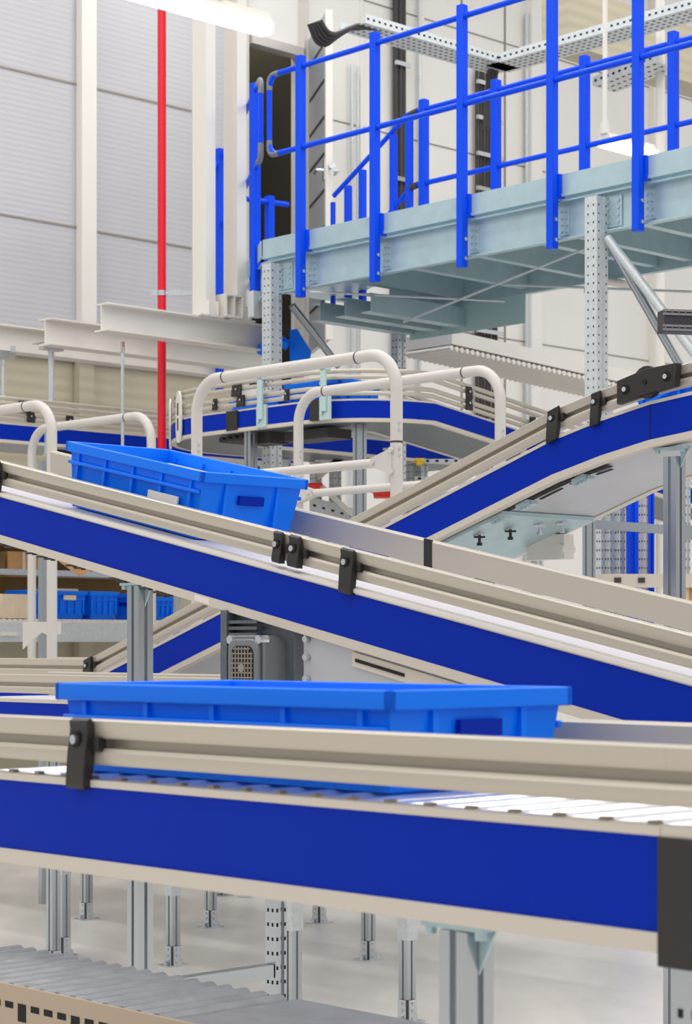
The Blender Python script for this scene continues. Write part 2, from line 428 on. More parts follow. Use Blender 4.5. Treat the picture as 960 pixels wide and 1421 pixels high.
hanger(170,482,14.5,zF-.15,.012,'thin hanger rod left of the red pipe',False)

# ------------------------------------------------ U shaped conveyor
zU=H+1.466
cR=V((.106,11.92,zU)); cL=V((-1.55,13.67,zU))
def arc(c, r, u, w, n=10):   # corner c, directions u (incoming side) and w (outgoing side)
    ctr=c+u*r+w*r; out=[]
    for k in range(n+1):
        a=k/n*math.pi/2; out.append(ctr-w*(math.cos(a)*r)-u*(math.sin(a)*r))
    return out
drop=.149
A=[]
dist=3.6
endp=cR+D2*dist
far_=[cL+D2*3.0]
arcL=arc(cL,.92,D2,-D1)
arcR=arc(cR,.60,D1,D2)
# order: outer edge on the left hand side when travelling, inner (far) side must be on the right -> travel from right leg to left leg
pathU=[]
for tt in (3.6,2.4,1.4): 
    p=cR+D2*tt; p.z=zU-(tt-.62)*drop; pathU.append(p)
pathU+=list(reversed(arcR))
pathU+=list(reversed(arcL))
pathU.append(cL+D2*3.0)
t,pp,ll=conveyor('curved belt conveyor turning back on itself beneath the steel platform','conveyor',pathU,.58,.85,.125,double=True,name='curved_conveyor',under='motor')
def uline(px): # on D1 straight
    u0=V((-.678,12.75,zU)); k=0
    # find s with pixel
    s=-2.0; 
    while s<2.5:
        q=u0+D1*s
        if HX+F*q.x/q.y<px: break
        s+=.005
    return q
for px,w_ in ((324,.075),(445,.11)):
    P=uline(px); MB().obox(P-D2*.007-Z*.055,D1,D2,Z,w_/1.4,.01,.062).build('joint_cover',M['black'],t)
for px in (300,336,400): clip(t,uline(px),-D2,D1,.85,False,.08 if px==336 else .04)
clip(t,uline(330)+Z*.07,-D2,D1,.85,False,.1)
P=uline(470); 
for px in (366,471):
    P=uline(px) if px<460 else cR+(-D2*-.0)+D1*.32
    m=MB(); m.obox(P-D2*.03+Z*.07,D1,D2,Z,.022,.006,.14); m.obox(P-D2*.016+Z*.19,D1,D2,Z,.03,.02,.014)
    m.obox(P-D2*.014-Z*.05,D1,D2,Z,.045,.008,.07)
    for dz in (-.08,0,.1): bolt(m,P-D2*.024+Z*dz+D1*.02,-D2,.011,.012)
    m.build('guide_bracket',M['teal'],t)
# oval end plates at the far left
for q in (arcL[5],arcL[8]):
    n_=(q-(cL+D2*.92-D1*.92)).normalized(); tg=n_.cross(Z)
    m=MB(); pr=[]
    for k in range(20):
        a=2*math.pi*k/20; pr.append((math.cos(a)*.045, (abs(math.sin(a))**.6*math.copysign(1,math.sin(a)))*.17))
    q=q+Z*.02+n_*.012; m.extr(pr,q,q+n_*.012,tg,Z)
    m.build('end_plate',M['white'],t)
    m=MB()
    for dz in (-.05,.05): m.obox(q+n_*.014+Z*dz,tg,n_,Z,.006,.004,.04)
    m.build('plate_slot',M['cable'],t)
# knee clamps on the right leg
for tt,up in ((.9,.07),(.9,0),(1.5,.02)):
    P=cR+D2*tt; P.z=zU-max(0,(tt-.62))*drop+up; clip(t,P,D1*-1 if True else 0,D2,.85,False,.06)
zuf=zU-.85*.15
for px,py,Y in ((348,590,12.75),(499,575,12.3)):
    q=at(px,py,Y); leg(t,q.x,q.y,zuf-.0,.06,foot=True)
q=cL+D2*.95-D1*.6
for tt in (2.6,):
    P=cR+D2*tt+D1*.3; leg(t,P.x,P.y,zU-(tt-.62)*drop-.15,.055)
# dark drive gear beneath the curve
m=MB()
P=uline(400)
m.obox(P+D2*.25-Z*.17,D1,D2,Z,.2,.1,.03); m.obox(uline(345)+D2*.2-Z*.16,D1,D2,Z,.06,.08,.04)
for k in range(5): m.tube([uline(290+k*9)+D2*.1-Z*.15,uline(290+k*9)+D2*.5-Z*.15],.02,8)
m.build('drive_unit',M['cable'],t)
P=cR+D2*1.62+D1*.02; P.z=zU-.26
m=MB(); m.obox(P,D2,D1,Z,.09,.12,.1); m.build('motor_bracket',M['motor'],t)
m=MB(); q=P-D1*.1+D2*.16-Z*.02; m.tube([q+D1*.1,q,q-D1*.12,q-D1*.14],[.085,.085,.08,.06],16); dm=m.build('drive_motor',M['motorl'],t)
MB().tube([q-D1*.141,q-D1*.145],.045,14).build('motor_grille',M['olive'],dm)
# blue totes riding on the curve
def tote(c, along, side, L, W, Ht, up, label, group=None, cargo=False, tagp=None, name='storage_tote'):
    """c bottom centre; tapered walls, ribs, thick rim"""
    c=V(c); t=thing(name,label,'tote',c,group)
    def ring(l,w,z): return [c+along*(sx*l/2)+side*(sy*w/2)+up*z for sx,sy in ((-1,-1),(1,-1),(1,1),(-1,1))]
    tw=.006
    m=MB(); o0=ring(L-.05,W-.05,0); o1=ring(L-.01,W-.01,Ht); i1=ring(L-.01-2*tw,W-.01-2*tw,Ht); i0=ring(L-.05-2*tw,W-.05-2*tw,.01)
    m.add(o0+o1+i1+i0,[(0,1,2,3)]+[(k,(k+1)%4,4+(k+1)%4,4+k) for k in range(4)]+[(4+k,4+(k+1)%4,8+(k+1)%4,8+k) for k in range(4)]+[(8+k,8+(k+1)%4,12+(k+1)%4,12+k) for k in range(4)]+[(12,13,14,15)])
    # ribs
    for sd in (-1,1):
        for k in range(-2,3):
            q=c+along*(k*L*.21)+side*(sd*(W/2-.012))+up*(Ht*.55); m.obox(q,along,side,up,.006,.01,Ht*.36)
        for k in (-1,1):
            q=c+side*(k*W*.25)+along*(sd*(L/2-.012))+up*(Ht*.5); m.obox(q,along,side,up,.01,.006,Ht*.36)
    m.build('tote_body',M['tote'],t)
    m=MB(); r=.014
    for sd in (-1,1):
        m.obox(c+side*(sd*W/2)+up*(Ht-.012),along,side,up,L/2+.008,.008,.016)
        m.obox(c+along*(sd*L/2)+up*(Ht-.012),along,side,up,.008,W/2+.008,.016)
        m.obox(c+side*(sd*(W/2-.002))+up*(Ht-.06),along,side,up,L/2-.01,.006,.006)
    m.build('rim',M['tote'],t,bevel=.003)
    for sd in (-1,1): MB().obox(c+along*(sd*(L/2-.006))+up*(Ht*.62),along,side,up,.006,.05,.014).build('handle_slot',M['blue'],t)
    if cargo:
        MB().obox(c+up*(Ht*.44)+along*.0,along,side,up,L*.42,W*.42,Ht*.38).build('packing_paper',M['totein'],t,bevel=.01)
    if tagp: 
        MB().obox(c+along*tagp+side*(-W/2+.003)+up*(Ht*.42),along,side,up,.075,.003,.03).build('paper_label',M['totein'],t)
    return t
tote(uline(415)+D2*.29+Z*.012,D1,D2,.5,.36,.13,Z,'blue tote in the middle of the curved conveyor, seen behind its rails')
tote(uline(330)+D2*.34+D1*.1+Z*.012,D1,D2,.36,.32,.10,Z,'low blue tote at the left bend of the curved conveyor')

# pale guard sheet behind the curved conveyor's right leg
a=at(560,487,15.2); b=at(835,548,15.9)
t=thing('roller_track','pale far roller track behind the curved conveyor','roller track',a)
MB().extr([(0,0),(.5,0),(.5,.10),(0,.10)],a,b,D1*-1,Z).build('track_bed',M['white'],t,smooth=False)
m=MB(); d=(b-a)
for k in range(40): m.tube([a+d*(k/40)-Z*.03,a+d*(k/40)-Z*.03-D1*.5],.02,6)
m.build('roller_row',M['white'],t,kind='stuff')
for k in (.9,):
    q=a+d*k-D1*.25; MB().extr([(-.03,-.03),(.03,-.03),(.03,.03),(-.03,.03)],V((q.x,q.y,0)),V((q.x,q.y,q.z)),D2,D1).build('track_leg',M['galv'],t)

# ============================================================ STEEL PLATFORM
PF=(765,12.0)            # front edge line
def pf(px,z): return on1(px,*PF,z)
PW=1.17; zD,zT,zBm=4.24,4.36,3.977
e0=pf(373,0); e1=pf(1180,0)
# chamfered left end: plan polygon of the deck
ch=V((-.13,.76,0)).normalized()
k1=e0+ch*1.0
t=thing('steel_platform','galvanised steel platform with blue railings high on the right','platform',V((e0.x,e0.y,0)))
m=MB()
rear0=e0+D2*PW; rear1=e1+D2*PW
poly=[e1,e0,k1,k1+D2*1.0+D1*.0,rear0+D1*.2,rear1]
m.add([V((p.x,p.y,zD-.03)) for p in poly]+[V((p.x,p.y,zD)) for p in poly],[(0,1,2,3,4,5)[::-1],(6,7,8,9,10,11)]+[(i,(i+1)%6,(i+1)%6+6,i+6) for i in range(6)])
m.build('deck',M['galvteal'],t,smooth=False)
def cbeam(p,q,zb,zt,n,name,mt='galvteal'):
    """channel beam with top and bottom flanges, web facing n"""
    h=zt-zb
    return MB().extr([(0,0),(.0,h),(-.07,h),(-.07,h-.008),(-.008,h-.008),(-.008,.008),(-.07,.008),(-.07,0)],V((p.x,p.y,zb)),V((q.x,q.y,zb)),n*-1,Z).build(name,M[mt],t,smooth=False)
# front beam: flanges point toward camera
cbeam(e0,e1,zBm,zD-.03,-D2*-1,'edge_beam') if False else None
def beam_face(p,q,n,zb,zt,name):
    h=zt-zb
    pr=[(0,0),(.05,0),(.05,.010),(.008,.010),(.008,h-.010),(.05,h-.010),(.05,h),(0,h)]
    return MB().extr(pr,V((p.x,p.y,zb)),V((q.x,q.y,zb)),n,Z).build(name,M['galvteal'],t,smooth=False)
beam_face(e0,e1,-D2,zBm,zD-.03,'edge_beam')
beam_face(rear0,rear1,D2,zBm,zD-.03,'edge_beam')
chn=V((-ch.y,ch.x,0)); chn=chn if chn.x<0 else -chn
beam_face(e0,k1,chn,zBm,zD-.03,'edge_beam')
beam_face(e1,e1+D2*PW,-D1,zBm,zD-.03,'edge_beam')
# toe boards
m=MB().extr([(0.05,0),(.056,0),(.056,.12),(.05,.12)],V((e0.x,e0.y,zD)),V((e1.x,e1.y,zD)),-D2,Z)
m.extr([(0.03,-.012),(.062,-.012),(.062,.006),(.03,.006)],V((e0.x,e0.y,zD)),V((e1.x,e1.y,zD)),-D2,Z)
m.build('toe_board',M['galvteal'],t,smooth=False)
MB().extr([(0.05,0),(.056,0),(.056,.12),(.05,.12)],V((e0.x,e0.y,zD))-D2*.0,V((k1.x,k1.y,zD)),chn,Z).build('toe_board',M['galvteal'],t,smooth=False)
MB().extr([(0.0,0),(.006,0),(.006,.12),(.0,.12)],V((rear0.x,rear0.y,zD)),V((rear1.x,rear1.y,zD)),D2,Z).build('toe_board',M['galvteal'],t,smooth=False)
# cross joists under the deck
for px in (470,560,650,740,790,880,950,1020):
    q=pf(px,zBm+.03); 
    MB().extr([(-.03,0),(.03,0),(.03,.006),(-.024,.006),(-.024,.15),(.03,.15),(.03,.156),(-.03,.156)],q+D2*.01,q+D2*(PW-.01),D1,Z).build('joist',M['galvteal'],t,smooth=False)
# splice plates with bolts
posts=[(417,),(520,),(641,),(766,),(885,),(1010,)]
for (px,) in posts:
    m=MB(); q=pf(px+19,zBm+.115)-D2*.013
    m.obox(q,D1,D2,Z,.04,.004,.085)
    for i in (-1,1):
        for k in range(4): bolt(m,q+D1*.02*i+Z*(-.06+.04*k)-D2*.004,-D2,.009,.008)
    m.build('splice_plate',M['galvteal'],t)
for px in (392,846):
    m=MB(); q=pf(px+8,zBm+.115)-D2*.014
    m.obox(q,D1,D2,Z,.06,.004,.09)
    for i in (-1,1):
        for k in range(4): bolt(m,q+D1*.035*i+Z*(-.06+.04*k)-D2*.004,-D2,.010,.008)
    m.build('splice_plate',M['galvteal'],t)
# perforated legs
def perf_post(parent, c, zt, w=.09, d=.07, m_='galv', name='platform_leg', pitch=.05, sz=.0062, zb=0, lips=True):
    c=V((c.x,c.y,0)); mb=MB()
    pr=[(-w/2,-d/2),(w/2,-d/2),(w/2,d/2),(w/2-.02,d/2),(w/2-.02,d/2-.004),(w/2-.004,d/2-.004),(w/2-.004,-d/2+.02),(.014,-d/2+.02),(.014,-d/2+.03),(-.014,-d/2+.03),(-.014,-d/2+.02),(-w/2+.004,-d/2+.02),(-w/2+.004,d/2-.004),(-w/2+.02,d/2-.004),(-w/2+.02,d/2),(-w/2,d/2)]
    mb.extr([(-w/2,-d/2),(-.014,-d/2),(-.014,-d/2+.008),(.014,-d/2+.008),(.014,-d/2),(w/2,-d/2),(w/2,d/2),(-w/2,d/2)],c+Z*zb,c+Z*zt,D2,D1)
    dots(mb,c+Z*zb-D1*(d/2),c+Z*zt-D1*(d/2),-D1,D2,sz,pitch,1,rows=(-w*.33,w*.33))
    dots(mb,c+Z*zb-D2*(w/2),c+Z*zt-D2*(w/2),-D2,D1,sz,pitch,1,rows=(-d*.22,d*.22))
    return mb.build(name,[M[m_],M['pitch']],parent,smooth=False)
for px in (388,838):
    q=pf(px,0)+D2*.0-D2*.07; perf_post(t,q,zBm+.20,.10,.09)
    MB().box((q.x,q.y,.006),.2,.2,.012).build('base_plate',M['galv'],t)
for px in (553,):
    q=pf(px,0)+D2*(PW-.06)
    for _ in range(60): q=q+(-D1)*((px-(HX+F*q.x/q.y))/300)
    perf_post(t,q,zBm-.005,.08,.07)
# knee braces
def pipe(p,q,r,name,mt,parent): return MB().tube([p,q],r,12).build(name,M[mt],parent)
YL=y1(843,*PF); pipe(at(842,330,YL-.05),at(980,512,YL-.3),.028,'brace_pipe','galv',t)
pipe(at(850,345,YL+.3),at(965,545,YL+.3),.026,'brace_pipe','prof',t)
YL=y1(405,*PF); pipe(at(405,424,YL),at(470,508,YL+.3),.026,'brace_pipe','prof',t)
# tie rods under the deck
pipe(at(560,447,13.6),at(812,345,12.1),.008,'tie_rod','galv',t)
pipe(at(430,405,13.4),at(700,418,13.7),.008,'tie_rod','galv',t)
pipe(at(700,395,13.2),at(960,405,12.4),.008,'tie_rod','galv',t)
# far short beams beneath (left underside)
q0=pf(400,zBm-.16)
for k in range(3):
    q=q0+D1*(-.25*k)+D2*.25
    MB().extr([(-.05,0),(.05,0),(.05,.006),(-.044,.006),(-.044,.12),(.05,.12),(.05,.126),(-.05,.126)],q,q+D2*(PW-.25),D1,Z).build('stair_support',M['galvteal'],t,smooth=False)
MB().extr([(0,0),(.006,0),(.006,.2),(0,.2)],rear0-D1*.2+Z*(zBm-.2),pf(560,0)+D2*PW+Z*(zBm-.2),D2,Z).build('stringer',M['teal'],t,smooth=False)

# ---------------- railings
def sqpost(parent,p,z0,z1,w=.052,bolts=(),m_='railblue'):
    ob=MB().extr([(-w/2,-w/2),(w/2,-w/2),(w/2,w/2),(-w/2,w/2)],V((p.x,p.y,z0)),V((p.x,p.y,z1)),D2,D1).build('railing_post',M[m_],parent,bevel=.003)
    if bolts:
        b=MB()
        for z in bolts: bolt(b,V((p.x,p.y,z))-D1*(w/2),-D1,.012,.008)
        b.build('post_bolt',M['steel'],ob)
    return ob
off=-D2*.10
t=thing('platform_railing','blue railing along the front edge of the steel platform','railing',pf(640,zBm)+off)
for i,px in enumerate((417,520,641,766,885,1010)):
    p=pf(px,0)+off
    # correct pixel for offset
    d=0
    for _ in range(30):
        cur=HX+F*p.x/p.y; p=p+(-D1)*((px-cur)/300)
    zl=(3.91,3.92,3.91,3.92,3.93,3.93)[i]
    sqpost(t,p,zl,5.52,.052,(zl+.05,zl+.17))
    m=MB(); m.obox(p+D2*.045-D1*.02+Z*(zD+.05),D2,D1,Z,.024,.02,.07); m.build('post_block',M['railblue'],t)
pA=pf(389,0)+off; pZ=pf(1100,0)+off
lp=fillet([pZ+Z*5.45,pA+Z*5.45,pA+Z*4.91,pZ+Z*4.91],.09)
MB().tube(lp,.0185,12).build('handrail',M['railblue'],t)
MB().tube(fillet([pA-D1*.10+Z*5.45,pA+Z*5.45,pA+Z*5.35],.09),.0205,12).build('elbow_fitting',M['motorl'],t)
MB().tube(fillet([pA-D1*.10+Z*4.91,pA+Z*4.91,pA+Z*5.01],.09),.0205,12).build('elbow_fitting',M['motorl'],t)
# corner railing going round the left end
c0=pf(381,0)+off
t=thing('corner_railing','short blue railing around the left corner of the steel platform','railing',V((c0.x,c0.y,zBm)))
def cpt(px,Y,z): return V(((px-HX)/F*Y,Y,z))
q0=c0+D1*.03; q1=q0+ch*2.6
MB().tube(fillet([q1+Z*5.45,q0+Z*5.45,q0+Z*4.91,q1+Z*4.91],.09),.0185,12).build('handrail',M['railblue'],t)
MB().tube(fillet([q0+ch*.12+Z*5.45,q0+Z*5.45,q0+Z*5.35],.09),.0205,12).build('elbow_fitting',M['motorl'],t)
MB().tube(fillet([q0+ch*.12+Z*4.91,q0+Z*4.91,q0+Z*5.01],.09),.0205,12).build('elbow_fitting',M['motorl'],t)
p=q0+ch*.30; sqpost(t,p-X*.0,4.03,5.5,.056)
MB().obox(V((p.x,p.y,3.96)),D2,D1,Z,.04,.03,.09).build('post_bracket',M['galv'],t)
sqpost(t,q1,3.98,5.5,.052)
# rear railing
RO=D2*(PW+.05)
t=thing('rear_railing','blue railing along the rear edge of the steel platform','railing',pf(700,zBm)+RO)
def rearp(px):
    p=pf(px,0)+RO
    for _ in range(60):
        cur=HX+F*p.x/p.y; p=p+(-D1)*((px-cur)/300)
    return p
for px in (588,688,811,934,1060): sqpost(t,rearp(px),zD-.1,5.5,.056,(5.43,4.9))
for z in (5.43,4.9): MB().tube([rearp(577)+Z*z,rearp(1100)+Z*z],.0185,12).build('handrail',M['railblue'],t)
t=thing('stair_railing','blue sloping stair railing beyond the left end of the rear railing','railing',rearp(520)+Z*3.9)
q=rearp(572)
d_=(rearp(463)-q)
MB().tube(fillet([q+Z*5.43,q+d_*.06+Z*5.42,q+d_+Z*zof(272,(q+d_).y)],.05),.0185,12).build('handrail',M['railblue'],t)
MB().tube([q+Z*4.9,q+d_*.36+Z*(4.9-.21)],.0185,12).build('mid_rail',M['railblue'],t)
MB().tube([q+d_*.02+Z*5.42,q-d_*.07+Z*5.43],.024,12).build('elbow_fitting',M['cable'],t); MB().tube([q-d_*.07+Z*4.9,q+d_*.03+Z*4.89],.024,12).build('elbow_fitting',M['cable'],t)
for px in (462,483,503,546,568):
    p=rearp(px); f=(px-572)/(463-572); sqpost(t,p,zD-.2,5.42-f*.5,.045 if px>470 else .03)
# blue door-side post seen between the white columns
c=cpt(304.5,15.9,0); t=thing('blue_post','thin blue post seen between the two white columns','post',V((c.x,c.y,3.9)))
sqpost(t,c,3.6,5.5,.05)
MB().tube([c+Z*5.3-D2*.1,c+Z*5.45+D2*.05],.018,8).build('rail_stub',M['railblue'],t)
# dark blue little gate inside the door
c=cpt(374,16.6,0); t=thing('inner_railing','dark blue low railing inside the doorway','railing',V((c.x,c.y,4.24)))
sqpost(t,c,4.24,5.28,.06); MB().tube([c+Z*5.22-D2*.25,c+Z*5.24+D2*.2],.022,10).build('handrail',M['railblue'],t)

# ============================================================ CABLE TRAYS, RISERS, LAMPS
zt_=6.24
p0=at(455,32,16.6); p0.z=zt_; 
cor=V(((690-HX)/F*16.3,16.3,zt_))
t=thing('cable_tray','perforated galvanised cable tray running from the upper wall over the rear railing','cable tray',cor)
prt=[(-.14,0),(.14,0),(.14,.07),(.135,.07),(.135,.004),(-.135,.004),(-.135,.07),(-.14,.07)]
def tray(p,q,U):
    mb=MB(); mb.extr(prt,p,q,U,Z)
    dots(mb,p,q,-Z,U,.014,.06,1,rows=(-.09,-.03,.03,.09)); dots(mb,p-U*.14+Z*.035,q-U*.14+Z*.035,-U,Z,.012,.06,1)
    return mb.build('tray_section',[M['galv'],M['pitch']],t,smooth=False)
tray(cor-D2*1.62,cor+D2*.1,D1); tray(cor-D1*.0,cor-D1*4.6,D2)
m=MB()
for k in range(6):
    o=Z*(.03+.02*(k%2))+D2*(.02*k-.05)
    m.tube(fillet([cor+o-D1*1.8,cor+o-D1*.2+Z*.05,cor+o+D1*.05+Z*.02,cor+o+D1*.1-Z*.5],.15,5),.014,7)
m.build('tray_cable',M['cable'],t)
m=MB()
for k in range(5): m.tube(fillet([cor-D2*1.3+Z*(.02+.012*k)+D1*(.03*k-.06),cor-D2*1.62+D1*(.03*k-.06),cor-D2*1.85-Z*(.12+.02*k)+D1*(.03*k),cor-D2*1.95-Z*.02+D1*(.03*k)],.1,4),.018,7)
m.build('cable_bundle',M['cable'],t)
def riser(px0,px1,n,r,z0,z1,lab,clamps,off=.05):
    q=wallp((px0+px1)/2,z0)-D1*off
    t=thing('cable_riser',lab,'cables',q)
    for k in range(n):
        px=px0+(px1-px0)*(k+.5)/n; p=wallp(px,0)-D1*(off+.01*(k%2)); MB().tube([p+Z*z0,p+Z*z1],r,8).build('cable',M['cable'],t)
    for yy in clamps:
        z=zof(yy,wy(px0)); a=wallp(px0-2,z)-D1*(off+.05); b=wallp(px1+2,z)-D1*(off+.05)
        MB().obox((a+b)/2,D2,D1,Z,(b-a).length/2,.015,.02).build('cable_clamp',M['steel'],t)
riser(654,685,7,.017,0,7.3,'thick bundle of dark vertical cables on the white wall behind the platform',(116,165,215,263,460,600))
riser(541,557,3,.026,0,9,'three dark vertical cables on the wall, reaching up out of frame',(90,250,470))
# slim wall conduits
for px,w,lab in ((483,.016,'thin grey conduit on the wall, left of the cables'),(491,.013,'thinner grey conduit on the wall, right beside another'),(577,.018,'grey conduit on the wall right of the three dark cables'),(726,.02,'grey conduit on the white wall right of the thick cable bundle')):
    p=wallp(px,0)-D1*.05
    tag(MB().tube([p,p+Z*(8 if px>500 else 7)],w,8).build('wall_conduit',M['galv']),lab,'conduit')
# lit fixtures
def lampfix(p,q,lab,conduits,w=.06,h=.035):
    t=thing('ceiling_lamp',lab,'lamp',p); d=(q-p).normalized()
    MB().extr([(-w*.8,.0),(w*.8,0),(w*.5,.045),(-w*.5,.045)],p,q,d.cross(Z),Z).build('lamp_housing',M['white'],t)
    MB().extr([(-w,-.002),(-w*.85,-h*1.6),(w*.85,-h*1.6),(w,-.002)],p,q,d.cross(Z),Z).build('diffuser',M['lamp'],t)
    for f in conduits:
        c=p+(q-p)*f; m=MB(); m.tube([c+Z*.045,c+Z*7],.018 if w>.05 else .016,10); m.tube([c+Z*.04,c+Z*.12],.035,10); m.build('suspension_rod',M['white'],t)
lampfix(on2(60,372,9.0,4.36),on2(371,372,9.0,4.36),'bright linear lamp hanging at the top left',(.75,),.045,.03)
pl=at(838,193,14.8); lampfix(pl,pl+D2*.55,'small lit lamp hanging on a white rod behind the right railing',(.02,),.07,.03)
# white vertical pipe at upper right
p=at(916,100,15.5); tag(MB().tube([V((p.x,p.y,0)),V((p.x,p.y,9))],.035,12).build('standpipe',M['white']),'white vertical pipe behind the railing near the right picture edge','pipe')
# pipe with fitting right behind the platform leg
c=at(818,385,12.9); t=thing('grey_pipe','grey vertical pipe with an elbow left of the right platform leg','pipe',V((c.x,c.y,0)))
MB().tube(fillet([V((c.x,c.y,0)),c,c+D2*.5],.06),.026,12).build('pipe',M['tube'],t)
MB().tube([c-Z*.06,c-Z*.1],.036,12).build('pipe_collar',M['steel'],t)
m=MB(); m.obox(c+X*.05-Z*2,X,V((0,1,0)),Z,.008,.01,1.9); m.build('blue_hose',M['railblue'],t)
# roof girder in the upper right corner
a=at(800,30,16.8);
tag(MB().extr([(0,0),(.3,0),(.3,.5),(0,.5)],at(790,62,16.6),at(790,62,16.6)+D2*5,D1,Z).build('roof_girder',M['beigerib']),'beige roof girder in the upper right corner','girder')
t=thing('cable_tray','short dark slotted cable tray above the small lit lamp behind the right railing','cable tray',at(880,107,15.6)); a=at(838,124,15.9); b=at(925,90,15.3)
mb=MB(); mb.extr(prt,a,b,D2,Z); dots(mb,a,b,-Z,D2,.016,.07,1,rows=(-.09,0,.09)); dots(mb,a-D2*.14+Z*.035,b-D2*.14+Z*.035,-D2,Z,.014,.07,1); mb.build('tray_section',[M['galv'],M['pitch']],t,smooth=False)

# ============================================================ GUARD RAILS
YG1,YG2=(550,9.3),(694,10.5)
def guard(line,px0,px1,ztop,zb,lab,leftoff=False,mids=(),r=.029):
    p=on1(px0,*line,0); q=on1(px1,*line,0)
    t=thing('guard_rail',lab,'guard rail',V((q.x,q.y,zb)))
    a=V((p.x,p.y,zb)); b=V((p.x,p.y,ztop)); c=V((q.x,q.y,ztop)); d=V((q.x,q.y,zb))
    MB().tube(fillet([a,b,c,d],.17,10),r,16).build('tube_frame',M['tube'],t)
    u=(c-b).normalized(); L=(c-b).length
    for s_ in (.22,L-.26): MB().tube([b+u*s_,b+u*(s_+.008)],r+.0012,16).build('clamp_band',M['black'],t)
    for w in (p,q): MB().tube([V((w.x,w.y,ztop-.42)),V((w.x,w.y,ztop-.412))],r+.0012,16).build('clamp_band',M['black'],t)
    m=MB()
    for w in (p,q):
        for z in (ztop-.36,ztop-.33,ztop-.45,ztop-.48): bolt(m,V((w.x,w.y,z))+V((.4*r,-.86*r,0)),V((.4,-.9,0)),.007,.006)
    m.build('tube_bolt',M['steel'],t)
    for z in mids:
        MB().tube([V((p.x,p.y,z)),V((q.x,q.y,z))],r*.78,12).build('mid_rail',M['tube'],t)
        for w,sg in ((p,-1),(q,1)):
            m=MB(); w0=V((w.x,w.y,z)); n_=D2
            m.add([w0+Z*.06+n_*.012,w0-Z*.06+n_*.012,w0+D1*sg*.14-Z*.02+n_*.012,w0+D1*sg*.14+Z*.02+n_*.012,w0+Z*.06-n_*.034,w0-Z*.06-n_*.034,w0+D1*sg*.14-Z*.02-n_*.034,w0+D1*sg*.14+Z*.02-n_*.034],[(0,1,2,3),(4,5,6,7),(0,1,5,4),(1,2,6,5),(2,3,7,6),(3,0,4,7)])
            for dz in (.05,-.05): bolt(m,w0+Z*dz-n_*.034,-n_,.014,.01)
            bolt(m,w0+D1*sg*.12-n_*.034,-n_,.012,.01)
            m.build('rail_bracket',M['tube'],t)
    return t
zg=1.44
g1=zof(640,9.3)
guard(YG1,273,550,2.945,zg,'tall light grey tube guard rail with mid bar in front of the curved conveyor',mids=(g1,))
guard(YG2,414,694,3.035,zg,'light grey tube guard rail overlapping behind the tallest one, near the motor',mids=(zof(668,10.7),))
guard(YG1,-140,72,2.945,zg,'light grey tube guard rail cut by the left picture edge')
guard(YG2,44,210,3.035,zg,'light grey tube guard rail just left of the red pipe')
# low walkway the guards stand on
a=on1(720,*YG1,0); b=on1(-160,*YG1,0)
t=thing('walkway','low steel walkway hidden behind the sloping conveyors, carrying the tube guards','walkway',V(((a.x+b.x)/2,(a.y+b.y)/2,0)))
wd=(on1(300,*YG2,0)-on1(300,*YG1,0)).dot(D2)
MB().extr([(-.04,0),(wd+.06,0),(wd+.06,-.05),(-.04,-.05)],V((a.x,a.y,zg)),V((b.x,b.y,zg)),D2,Z).build('walkway_deck',M['galv'],t,smooth=False)
# bracket plate near left posts
c=at(58,875,11.6)
tag(MB().extr([(-.11,.05),(.11,.05),(.11,-.02),(.04,-.03),(.0,-.01),(-.05,-.05),(-.11,-.11)],c,c+V((0,.01,0)),X,Z).build('joining_plate',M['tube']),'grey joining plate between the two left guard posts, level with the shelf','plate')
# grey slim post behind guard posts
c=at(59,900,12.4); tag(MB().tube([V((c.x,c.y,0)),V((c.x,c.y,zof(640,12.4)))],.026,4).build('slim_post',M['prof']),'slim grey steel post between the two left guard posts','post')
c=at(245,850,12.6); tag(MB().tube([V((c.x,c.y,0)),V((c.x,c.y,zof(760,12.6)))],.020,4).build('slim_post',M['prof']),'slim grey steel post in front of the rightmost blue shelf tote','post')

# ============================================================ INCLINED CONVEYOR (right)
IL=(760,7.49)
def seg_path(line, pts, px_ref, z_ref):
    """pts = list of px; slopes between consecutive; returns path with integrated height"""
    return None
tans=[0,.325,.2126,.105]
knee=[-60,122,767,902,1150]
zr=zof(616,7.49)
def ipos(px):
    p=on1(px,*IL,0); r=on1(767,*IL,0)
    z767=zr+(r-on1(760,*IL,0)).length*.325
    def Ld(a,b): return (on1(a,*IL,0)-on1(b,*IL,0)).length
    if px<=122: z=z767-Ld(767,122)*.325
    elif px<=767: z=z767-Ld(767,px)*.325
    elif px<=902: z=z767+Ld(px,767)*.2126
    else: z=z767+Ld(902,767)*.2126+Ld(px,902)*.10
    p.z=z; return p
# near side on the left when travelling from right/near to left/far? travel -D1 (to the right) has right hand = -D2; travel D1 has right = D2
pI=[ipos(px) for px in (1150,902,835,767,122,-60)]
pI[2].z+=.006
t,pp,ll=conveyor('belt conveyor rising to the right behind the middle one, grey underside showing','conveyor',pI,.62,1.0,.125,name='inclined_conveyor')
sl=(ipos(500)-ipos(600)).normalized(); 
inc=t
clip(t,ipos(770)-D1*0,-D2,-sl,1,True,.055); clip(t,ipos(829)+Z*.0,-D2,(ipos(860)-ipos(800)).normalized(),1,True,.04)
clip(t,ipos(124),-D2,-sl,1,True,.06)
